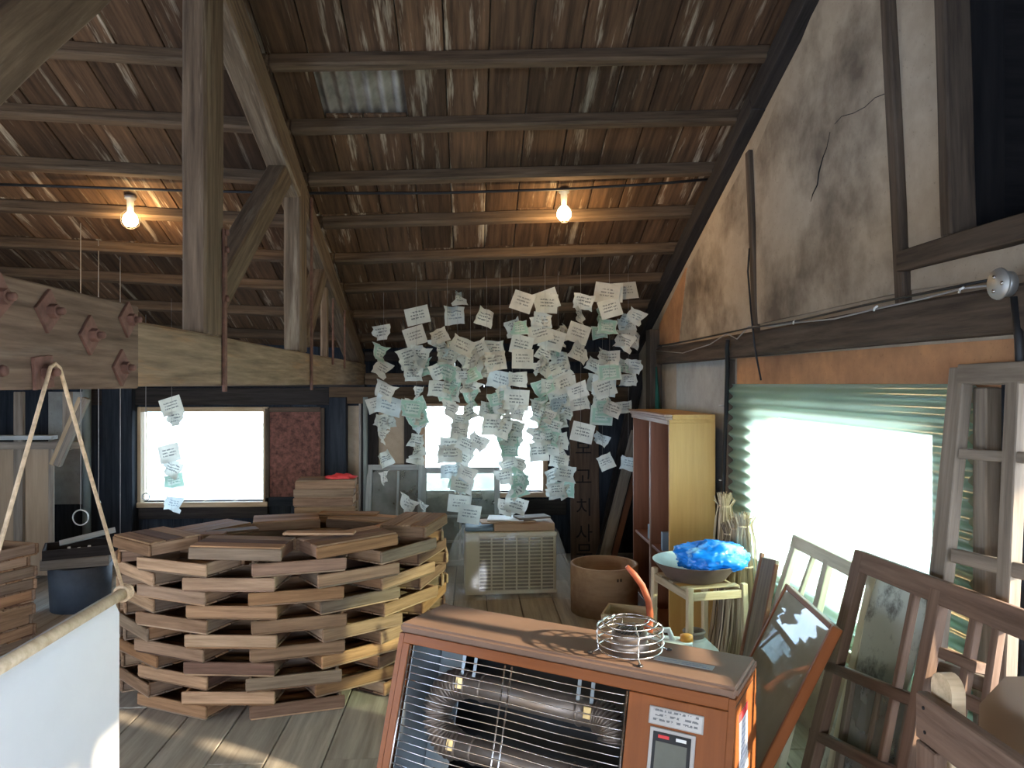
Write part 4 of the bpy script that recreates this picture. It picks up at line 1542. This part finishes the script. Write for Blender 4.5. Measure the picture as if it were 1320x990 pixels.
# sign board with brush writing
YS = 6.55
sa, sb = pY(735, 727, YS), pY(772, 527, YS)
sg = empty('sign_board', 'dark upright wooden board with faint black brush lettering', 'sign', ((sa.x + sb.x) / 2, YS, 0), 0)
SW, SH = sb.x - sa.x, sb.z
lean = Matrix.Rotation(-.06, 4, 'X')
lbox('board', (0, .0, SH / 2), (SH, .03, SW), M['boardwood'], sg, .004, lean.to_4x4() @ Matrix.Rotation(-PI / 2, 4, 'Y'))
for i, chx in enumerate('보고치사무'):
    cu = bpy.data.curves.new('glyph', 'FONT')
    cu.body = chx
    cu.size = .17
    cu.align_x = 'CENTER'
    cu.align_y = 'CENTER'
    cu.extrude = .0006
    cu.resolution_u = 3
    ob = bpy.data.objects.new('glyph_tmp', cu)
    COL.objects.link(ob)
    dg = bpy.context.evaluated_depsgraph_get()
    me = bpy.data.meshes.new_from_object(ob.evaluated_get(dg))
    bpy.data.objects.remove(ob)
    me.materials.clear()
    zc_ = pY(750, (578, 616, 655, 688, 712)[i], YS).z
    link('letter', me, M['ink'], sg, local=Matrix.Translation((0, 0, SH / 2)) @ lean @ Matrix.Translation((-.01, -.0166, zc_ - SH / 2)) @ Matrix.Rotation(PI / 2, 4, 'X'))
for i, (a, c, w, h, mt, lab) in enumerate((((820, 556), (778, 722), .09, .03, 'plank', 'pale plank with a groove leaning into the far corner beside the bookcase'),
                                          ((812, 590), (768, 722), .03, .02, 'darkwood', 'thin dark rod leaning into the far corner behind the tub'),
                                          ((824, 590), (790, 722), .05, .03, 'redveneer', 'reddish plank leaning into the far corner beside the bookcase'))):
    q = bar('leaning_plank', pY(*a, 6.55), pY(*c, 6.30), w, h, M[mt], None, Vector((0, 1, 0)))
    b0 = pY(*c, 6.30)
    d_ = (b0 - pY(*a, 6.55)).normalized()
    ext = b0 + d_ * (b0.z / -d_.z - .015)
    q.matrix_basis = frame_mat(pY(*a, 6.55), ext, Vector((0, 1, 0)))
    q.data = box_me((ext - pY(*a, 6.55)).length, w, h, M[mt], .003)
    tag(q, lab, 'plank', 'planks leaning in the far corner')

# window sashes leaning below the far window


def rect_sash(name, label, xs, zs, y_top, y_bot, mat, bars_x, bars_z, t=.05, d=.03, gl=None, group=None):
    """upright sash leaning on the far wall"""
    x0, x1 = xs
    z1 = zs
    o = empty(name, label, 'window sash', ((x0 + x1) / 2, y_bot, 0), group=group)
    an = math.atan((y_top - y_bot) / z1)
    L_ = Matrix.Rotation(-an, 4, 'X')
    w = x1 - x0
    h = z1 / math.cos(an)
    RYm = Matrix.Rotation(-PI / 2, 4, 'Y')
    for s in (-1, 1):
        lbox('stile', (s * (w / 2 - t / 2), 0, h / 2), (h, d, t), mat, o, .003, RYm, L_)
    for z in (t / 2 + .012, h - t / 2):
        lbox('rail', (0, 0, z), (w - 2 * t - .001, d * .95, t), mat, o, .003, None, L_)
    for f in bars_x:
        lbox('muntin', (-w / 2 + w * f, 0, h / 2), (h - 2 * t - .015, d * .7, t * .45), mat, o, .002, RYm, L_)
    for f in bars_z:
        lbox('muntin', (0, 0, h * f), (w - 2 * t - .001, d * .75, t * .5), mat, o, .002, None, L_)
    if gl:
        ex = [0] + list(bars_x) + [1]
        ez = [0] + list(bars_z) + [1]
        for i in range(len(ex) - 1):
            for k in range(len(ez) - 1):
                u0, u1 = -w / 2 + w * ex[i], -w / 2 + w * ex[i + 1]
                v0, v1 = h * ez[k], h * ez[k + 1]
                lbox('pane', ((u0 + u1) / 2, .004, (v0 + v1) / 2), (u1 - u0 - t * .6, .003, v1 - v0 - t * .6), gl, o, 0, None, L_)
    return o


ys_ = 6.7
zA = pY(500, 602, ys_).z
rect_sash('window_sash', 'grey-white sash leaning on the far wall under the plaster strip', (pY(470, 0, ys_).x, pY(545, 0, ys_).x), zA, 6.88, 6.6, M['sash_white'], (.55,), (.42,), gl=M['glass_dusty'], group='sashes under the far window')
rect_sash('window_sash', 'grey-white sash leaning on the far wall under the bright right window', (pY(541, 0, 6.6).x, pY(645, 0, 6.6).x), zA - .02, 6.8, 6.52, M['sash_white'], (.5,), (.5, .25), gl=M['glass_dusty'], group='sashes under the far window')

# ------------------------------------------------------------------ bookcase
bx0, bx1 = 1.19, 1.475
by0, by1 = 4.47, 5.50
bz = 1.6 - 40 * 4.47 / F
bc = empty('bookcase', 'yellow-sided open bookcase with a red-brown inside against the gable wall', 'bookcase', ((bx0 + bx1) / 2, (by0 + by1) / 2, 0))
for y in (by0, by1 - .02):
    box('side_panel', (bx0, y, 0), (bx1, y + .02, bz - .05), M['yellowwood'] if y == by0 else M['redveneer'], bc, .002)
box('side_lining', (bx0 + .003, by0 + .0205, .06), (bx1 - .012, by0 + .024, bz - .06), M['redveneer'], bc, 0, axis=2)
box('back_panel', (bx1 - .01, by0 + .02, .0), (bx1, by1 - .02, bz - .05), M['redveneer'], bc, 0, axis=2)
box('divider', (bx0 + .01, (by0 + by1) / 2 - .009, .08), (bx1 - .01, (by0 + by1) / 2 + .009, bz - .06), M['redveneer'], bc, .002, axis=2)
box('divider_edge', (bx0 + .002, (by0 + by1) / 2 - .01, .08), (bx0 + .0098, (by0 + by1) / 2 + .01, bz - .06), M['cornice'], bc, .001, axis=2)
for z in (.06, .50):
    for u, v in ((by0 + .02, (by0 + by1) / 2 - .011), ((by0 + by1) / 2 + .011, by1 - .02)):
        box('shelf', (bx0 + .012, u, z), (bx1 - .011, v, z + .02), M['redveneer'], bc, .002)
box('plinth', (bx0 + .02, by0 + .02, 0), (bx0 + .035, by1 - .02, .058), M['redveneer'], bc, .002)
box('top_panel', (bx0 + .0, by0, bz - .05), (bx1, by1, bz - .03), M['yellowwood'], bc, .002)
box('cornice', (bx0 - .012, by0 - .0, bz - .062), (bx0 - .0005, by1 + .0, bz - .035), M['cornice'], bc, .003)
box('cornice', (bx0 - .022, by0 - .0, bz - .0345), (bx0 + .02, by1 + .0, bz - .016), M['cornice'], bc, .004)
box('cornice', (bx0 - .034, by0 - .0, bz - .0155), (bx0 + .02, by1 + .0, bz), M['cornice'], bc, .004)
box('top_panel', (bx0 + .0205, by0, bz - .0298), (bx1, by1, bz), M['yellowwood'], bc, .002)
for i, (y, h, mt, lab) in enumerate(((4.75, .12, 'bluebook', 'blue-grey book standing in the near bay of the bookcase'), (5.12, .10, 'bluebook', 'blue-grey folder standing in the far bay of the bookcase'))):
    o = box('book', (bx0 + .03, y, .521), (bx0 + .22, y + .04, .521 + h), M[mt], None, .003)
    tag(o, lab, 'book')

# ------------------------------------------------------------------ stand with basin and blue bag
zs_ = .60
st = [pZ(893, 762, zs_), pZ(963, 757, zs_), pZ(905, 730, zs_), pZ(839, 738, zs_)]
c_ = sum(st, Vector()) / 4
u_ = (st[1] - st[0]).normalized()
SA, SB = .29, .40
ang = math.atan2(u_.y, u_.x)
stand = empty('wooden_stand', 'pale wooden stand with slim legs carrying the enamel basin', 'stand', (c_.x, c_.y, 0), ang)
for sx in (-1, 1):
    for sy in (-1, 1):
        bar('leg', Vector((sx * (SA / 2 + .012), sy * (SB / 2 + .012), 0)), Vector((sx * SA / 2, sy * SB / 2, zs_ + .02)), .03, .03, M['palewood'], None, Vector((0, 1, 0)))
        l_ = [ob for ob in COL.objects if ob.name.startswith('leg') and ob.parent is None][-1]
        mb = l_.matrix_basis.copy()
        l_.parent = stand
        l_.matrix_basis = mb
for sy in (-1, 1):
    lbox('rail', (0, sy * SB / 2, zs_ - .03), (SA - .03, .018, .04), M['palewood'], stand)
    lbox('rail', (0, sy * SB / 2, .18), (SA - .02, .016, .03), M['palewood'], stand)
for sx in (-1, 1):
    lbox('rail', (sx * SA / 2, 0, zs_ - .03), (SB - .03, .018, .04), M['palewood'], stand, rot=Matrix.Rotation(PI / 2, 4, 'Z'))
for k in range(3):
    lbox('top_slat', (0, -.13 + .13 * k, zs_ - .005), (SA + .01, .05, .01), M['palewood'], stand)
bs = empty('enamel_basin', 'wide enamel basin with a brown outside resting on the wooden stand', 'basin', (c_.x - .01, c_.y, zs_ + .001))
lathe('outside', [(0, 0), (.12, 0), (.15, .012), (.20, .075), (.215, .092), (.218, .096), (.21, .094)], M['basin_out'], bs, 40, local=Matrix.Identity(4))
lathe('inside', [(0, .006), (.118, .006), (.146, .018), (.195, .078), (.21, .095), (.218, .097)], M['enamel'], bs, 40, local=Matrix.Identity(4))
lathe('pink_patch', [(0, .010), (.10, .010), (.122, .0125), (.0, .0115)], M['redclay'], bs, 24, local=Matrix.Identity(4))
bm = bmesh.new()
bmesh.ops.create_icosphere(bm, subdivisions=5, radius=1)
for v in bm.verts:
    k = 1 + .28 * noise.noise(v.co * 1.7 + Vector((3, 1, 0))) + .16 * abs(noise.noise(v.co * 5.5)) + .11 * abs(noise.noise(v.co * 10 + Vector((5, 5, 5)))) + .05 * noise.noise(v.co * 21)
    v.co = Vector((v.co.x * .175 * k, v.co.y * .13 * k, v.co.z * .075 * k))
    v.co.z = max(v.co.z, -.062)
o = link('plastic_bag', bm_mesh(bm, True), M['bag'], None, Matrix.Translation((c_.x + .065, c_.y - .03, zs_ + .118)))
tag(o, 'crumpled bright blue plastic bag lying in the enamel basin', 'plastic bag')

# ------------------------------------------------------------------ fuel can with hand pump, ceramic jar
pj = pY(862, 818, 3.2)
can = empty('fuel_can', 'white plastic fuel can with an orange cap behind the heater', 'fuel can', (pj.x, 3.2, 0), -.3)
ht = pj.z
bm = bmesh.new()
bmesh.ops.create_cube(bm, size=1)
for v in bm.verts:
    v.co = Vector((v.co.x * .30, v.co.y * .19, (v.co.z + .5) * (ht - .02)))
bmesh.ops.bevel(bm, geom=bm.edges[:], offset=.05, segments=4, affect='EDGES')
link('body', bm_mesh(bm, True), M['jug'], can, local=Matrix.Identity(4))
tube('handle', [(-.08, 0, ht - .03), (-.07, 0, ht + .015), (0, 0, ht + .02), (.02, 0, ht - .03)], .013, M['jug'], can, 8, local=True)
lathe('cap', [(0, .03), (.026, .028), (.028, .0), (0, 0)], M['cap'], can, 20, local=Matrix.Translation((.075, 0, ht - .024)))
pp = [pY(836, 806, 3.2), pY(838, 792, 3.2), pY(836, 775, 3.2), pY(828, 755, 3.2), pY(818, 741, 3.2), pY(808, 730, 3.2)]
pump = empty('hand_pump', 'curved red siphon hose standing in the white fuel can', 'siphon pump', pp[0])
tube('hose', pp, [.015, .015, .0145, .014, .0135, .010], M['hose'], pump, 12)
q = pp[0]
tube('socket', [q - Vector((0, 0, .03)), q + Vector((0, 0, .012))], .02, M['hose'], pump, 14)
pk = pZ(919, 812, .44)
jar = empty('ceramic_jar', 'grey ceramic jar with a brown rim under the wooden stand', 'jar', mat=Matrix.Translation((1.075, 3.58, 0)) @ Matrix.Scale(.9, 4))
lathe('body', [(0, 0), (.10, 0), (.15, .12), (.16, .24), (.13, .34), (.07, .395), (.055, .41), (.05, .40), (.0, .39)], M['pot'], jar, 32, local=Matrix.Identity(4))
lathe('rim', [(.054, .405), (.056, .43), (.062, .438), (.058, .445), (.046, .445), (.044, .40)], M['potrim'], jar, 28, local=Matrix.Identity(4))

# ------------------------------------------------------------------ reed bundles
for i, (px, py, D, lab) in enumerate(((957, 634, 4.12, 'tallest dry reed bundle, tied at its head, against the corrugated sheet'),
                                     (940, 672, 4.02, 'thin dry reed bundle left of the tallest one'),
                                     (955, 664, 3.92, 'middle dry reed bundle in front of the tallest one'),
                                     (968, 660, 3.82, 'rightmost pale dry reed bundle beside the corrugated sheet'))):
    t_ = pY(px, py, D)
    t_.x = min(t_.x, XR - .14)
    o = empty('reed_bundle', lab, 'reed bundle', (t_.x, t_.y, 0), group='dry reed bundles')
    bm = bmesh.new()
    H_ = t_.z
    for k in range(90):
        a = R.uniform(0, 2 * PI)
        r0 = math.sqrt(R.random()) * (1.7 if k % 6 == 0 else 1)
        sp = .085 if i else .1
        pts = []
        for s, rad in ((0, 1.0), (.35, .75), (.68, .5), (.86, .36), (.93, .25), (1.0, .42)):
            pts.append((math.cos(a) * r0 * sp * rad + R.uniform(-.006, .006) - (.03 if s == 0 else 0), math.sin(a) * r0 * sp * rad + R.uniform(-.006, .006), H_ * s * R.uniform(.985, 1.0) + .001))
        pts[-1] = (pts[-1][0], pts[-1][1], H_ * R.uniform(.955, 1.0))
        tube_bm(bm, pts, .0034, 3)
    s_ = link('stalks', bm_mesh(bm), M['reed'] if i != 1 else M['reed2'], o, local=Matrix.Identity(4))
    s_['kind'] = 'stuff'
    tube('tie', [(.026 * math.cos(k * PI / 6), .026 * math.sin(k * PI / 6), H_ * .92) for k in range(12)], .005, M['rope'], o, 6, True, local=True)
    tube('tie', [(.048 * math.cos(k * PI / 6), .048 * math.sin(k * PI / 6), H_ * .70) for k in range(12)], .005, M['rope'], o, 6, True, local=True)

# ------------------------------------------------------------------ sashes and panels leaning on the gable wall


def plane_frame(xt, zt, xb, zb=0.0):
    """leaning plane parallel to the wall: origin, normal, slope direction"""
    u = Vector((xt - xb, 0, zt - zb)).normalized()
    n = Vector((-u.z, 0, u.x))
    return Vector((xb, 0, zb)), n, u


def leaning(name, label, cat, pf, bars, mat, panes=(), gl=None, depth=.03, group=None, base=None):
    """bars: (part, pixel a, pixel b, width); panes: four pixel corners"""
    o_, n_, u_ = pf
    pts0 = pP(*bars[0][1], o_, n_)
    e = empty(name, label, cat, (o_.x, pts0.y, 0), group=group)
    for it in bars:
        nm, a, c, w = it[:4]
        mt = it[4] if len(it) > 4 else mat
        off = it[5] if len(it) > 5 else 0
        p, q = pP(*a, o_, n_), pP(*c, o_, n_)
        for v in (p, q):
            if v.z < .004:
                pass
        # keep above the floor
        if q.z < .01 and p.z > q.z:
            q = p + (q - p) * ((p.z - .01) / (p.z - q.z))
        bar(nm, p + n_ * off, q + n_ * off, w, depth * (1 if nm != 'muntin' else .7), mt, e, n_, .003)
    for cs in panes:
        pts = [pP(*c, o_, n_) for c in cs]
        prism('pane', [p - n_ * .002 for p in pts], n_ * .004, gl, e)
    return e


# tall weathered sash against the sheet
pfT = plane_frame(1.475, 1.66, 1.30)
leaning('tall_sash', 'tall weathered grey-brown window sash standing against the corrugated sheet', 'window sash', pfT, [
    ('stile', (1240, 474), (1177, 1120), .072),
    ('stile', (1312, 480), (1280, 1200), .05),
    ('stile', (1400, 470), (1400, 1250), .055),
    ('rail', (1240, 483), (1410, 478), .06),
    ('muntin', (1240, 585), (1410, 596), .03),
    ('muntin', (1230, 716), (1400, 756), .04),
    ('muntin', (1215, 862), (1400, 930), .04)], M['sash_grey'], depth=.035)
# pale green sash
pfB = plane_frame(1.44, .97, 1.20)
leaning('pale_sash', 'pale green painted sash leaning behind the glazed panel', 'window sash', pfB, [
    ('stile', (1029, 694), (930, 1010), .045),
    ('stile', (1069, 722), (1000, 1010), .04),
    ('stile', (1128, 742), (1060, 1060), .045),
    ('rail', (1024, 697), (1135, 752), .055),
    ('muntin', (1050, 714), (1020, 800), .02),
    ('rail', (1000, 790), (1100, 850), .04)], M['sash_pale'], depth=.03)
# narrow board with a grey face
pfN = plane_frame(1.38, .86, 1.15)
e = leaning('narrow_panel', 'narrow grey-faced board with reddish edges beside the reeds', 'board', pfN, [
    ('edge_strip', (983, 713), (940, 920), .014, M['redveneer']),
    ('edge_strip', (1001, 727), (962, 930), .014, M['redveneer']),
    ('face', (992, 720), (951, 925), .145, M['plank'], -.006)], M['redveneer'], depth=.02)
# glazed panel that mirrors the window
mz, ml = math.radians(7), math.radians(26)
h_ = Vector((math.sin(mz), math.cos(mz), 0))
hx_ = Vector((math.cos(mz), -math.sin(mz), 0))
u_ = hx_ * math.sin(ml) + Vector((0, 0, math.cos(ml)))
n_ = -hx_ * math.cos(ml) + Vector((0, 0, math.sin(ml)))
o_ = pX(1024, 745, 1.20)
o_ = o_ - u_ * (o_.z / u_.z)
mir = empty('glazed_panel', 'dark glass panel in an orange wood frame reflecting blue sky', 'glass panel', (o_.x, o_.y - .2, 0))
yA, yB_ = .0, -.48
Ls = .94


MO, MU, MN, MH = o_, u_, n_, h_


def mpt(y, s, d=0.0):
    return MO + MU * s + MN * d + MH * y


for nm, y in (('frame_side', yA), ('frame_side', yB_)):
    bar(nm, mpt(y, .02), mpt(y, Ls), .018, .035, M['laminate'], mir, n_, .003)
for s in (.03, Ls - .009):
    bar('frame_end', mpt(yA - .01, s), mpt(yB_ + .01, s), .018, .033, M['laminate'], mir, n_, .003)
prism('pane', [mpt(yA - .009, .04, .012), mpt(yB_ + .009, .04, .012), mpt(yB_ + .009, Ls - .018, .012), mpt(yA - .009, Ls - .018, .012)], -n_ * .012, M['darkglass'], mir)
# brown sash in front
pfA = plane_frame(1.35, 1.01, 1.116)
leaning('brown_sash', 'dark brown many-paned sash leaning in front at the right', 'window sash', pfA, [
    ('stile', (1113, 712), (1012, 1120), .062),
    ('stile', (1213, 760), (1110, 1300), .05),
    ('stile', (1420, 850), (1330, 1400), .06),
    ('rail', (1107, 722), (1440, 852), .07),
    ('rail', (1068, 858), (1200, 912), .035),
    ('rail', (1048, 945), (1170, 1005), .035),
    ('rail', (1208, 885), (1420, 985), .035),
    ('muntin', (1183, 752), (1110, 1120), .024),
    ('muntin', (1261, 785), (1180, 1250), .028),
    ('muntin', (1290, 795), (1215, 1300), .026),
    ('rail', (1216, 842), (1265, 862), .03),
    ('rail', (1160, 1012), (1400, 1120), .05)], M['sash'], depth=.034)
# stained sheet behind the brown sash
pfS = plane_frame(1.42, .95, 1.215)
o_, n_, u_ = pfS
ss = [pP(1133, 742, o_, n_), pP(1203, 772, o_, n_), pP(1120, 1080, o_, n_), pP(1050, 1020, o_, n_)]
ss = [Vector((v.x, v.y, v.z)) if v.z > .012 else v + u_ * ((.012 - v.z) / u_.z) for v in ss]
e = prism('stained_sheet', [v - Vector((0, 0, 0)) for v in ss], n_ * .006, M['dirty'])
tag(e, 'mottled grey stained sheet standing behind the brown sash', 'sheet')
# second sash with glass, behind and lower
pfG = plane_frame(1.325, .70, 1.165)
leaning('small_sash', 'small brown sash with dusty panes behind the large brown sash', 'window sash', pfG, [
    ('stile', (1100, 872), (1062, 1120), .03),
    ('stile', (1178, 905), (1120, 1220), .04),
    ('rail', (1098, 870), (1185, 908), .035),
    ('muntin', (1136, 885), (1085, 1150), .02)], M['sash_grey'],
    panes=[[(1104, 880), (1176, 910), (1122, 1180), (1070, 1110)]], gl=M['glass_dusty'], depth=.026)
# plank nailed to a rounded post at the lower right corner
YQ = 1.62
pa_, pc_ = pX(1188, 893, .98), pX(1345, 985, .98)
tre = empty('trestle', 'brown plank nailed to a pale round-topped post at the lower right', 'trestle', (pa_.x, pa_.y, 0))
bar('plank', Vector((.98, pa_.y, pa_.z - .045)), Vector((.98, .75, pa_.z - .045)), .028, .10, M['sash'], tre, Vector((0, 0, 1)), .003)
q = pX(1222, 905, 1.015)
bm = bmesh.new()
hw, zt_ = .036, pX(1222, 868, 1.015).z
prof = [(-hw, 0), (hw, 0), (hw, zt_ - hw)] + [(hw * math.cos(k * PI / 10), zt_ - hw + hw * math.sin(k * PI / 10)) for k in range(1, 10)] + [(-hw, zt_ - hw)]
prism('post', [(1.0, q.y + y, z) for y, z in prof], (.03, 0, 0), M['palewood'], tre)
bar('leg', Vector((.98, pa_.y - .035, .0)), Vector((.98, pa_.y - .035, pa_.z - .1)), .028, .07, M['sash'], tre, Vector((0, 1, 0)), .003)
bar('leg', Vector((.98, .8, .0)), Vector((.98, .8, pa_.z - .1)), .028, .07, M['sash'], tre, Vector((0, 1, 0)), .003)
for yy, dz in ((.03, -.02), (.035, -.07)):
    lathe('nail_head', [(0, .003), (.004, .002), (.004, 0), (0, 0)], M['ink'], tre, 8, world=Matrix.Translation((.9658, pa_.y - yy, pa_.z + dz)) @ Matrix.Rotation(-PI / 2, 4, 'Y'))
# brown card behind the plank
cd = [pX(1262, 908, 1.12), pX(1296, 872, 1.12), pX(1420, 872, 1.12), pX(1420, 1300, 1.12), pX(1262, 1300, 1.12)]
cd = [Vector((1.12, v.y, max(v.z, .012))) for v in cd]
e = prism('card_sheet', cd, (.006, 0, 0), M['card'])
tag(e, 'plain brown card sheet standing behind the plank at the lower right', 'card')
# teal cloth hanging at the corner post
bm = bmesh.new()
vv = []
for i in range(9):
    s = i / 8
    row = []
    for k in range(7):
        y = 6.0 - .02 - (k / 6) * (.04 + .13 * s)
        row.append(bm.verts.new((XR - .07 - .015 * math.sin(k * 2.2) * (s + .2), y, 1.74 - .50 * s)))
    vv.append(row)
for a, c in zip(vv, vv[1:]):
    for k in range(6):
        bm.faces.new((a[k], a[k + 1], c[k + 1], c[k]))
e = link('hanging_cloth', bm_mesh(bm, True), M['teal'])
tag(e, 'teal cloth hanging beside the corner post above the bookcase', 'cloth')
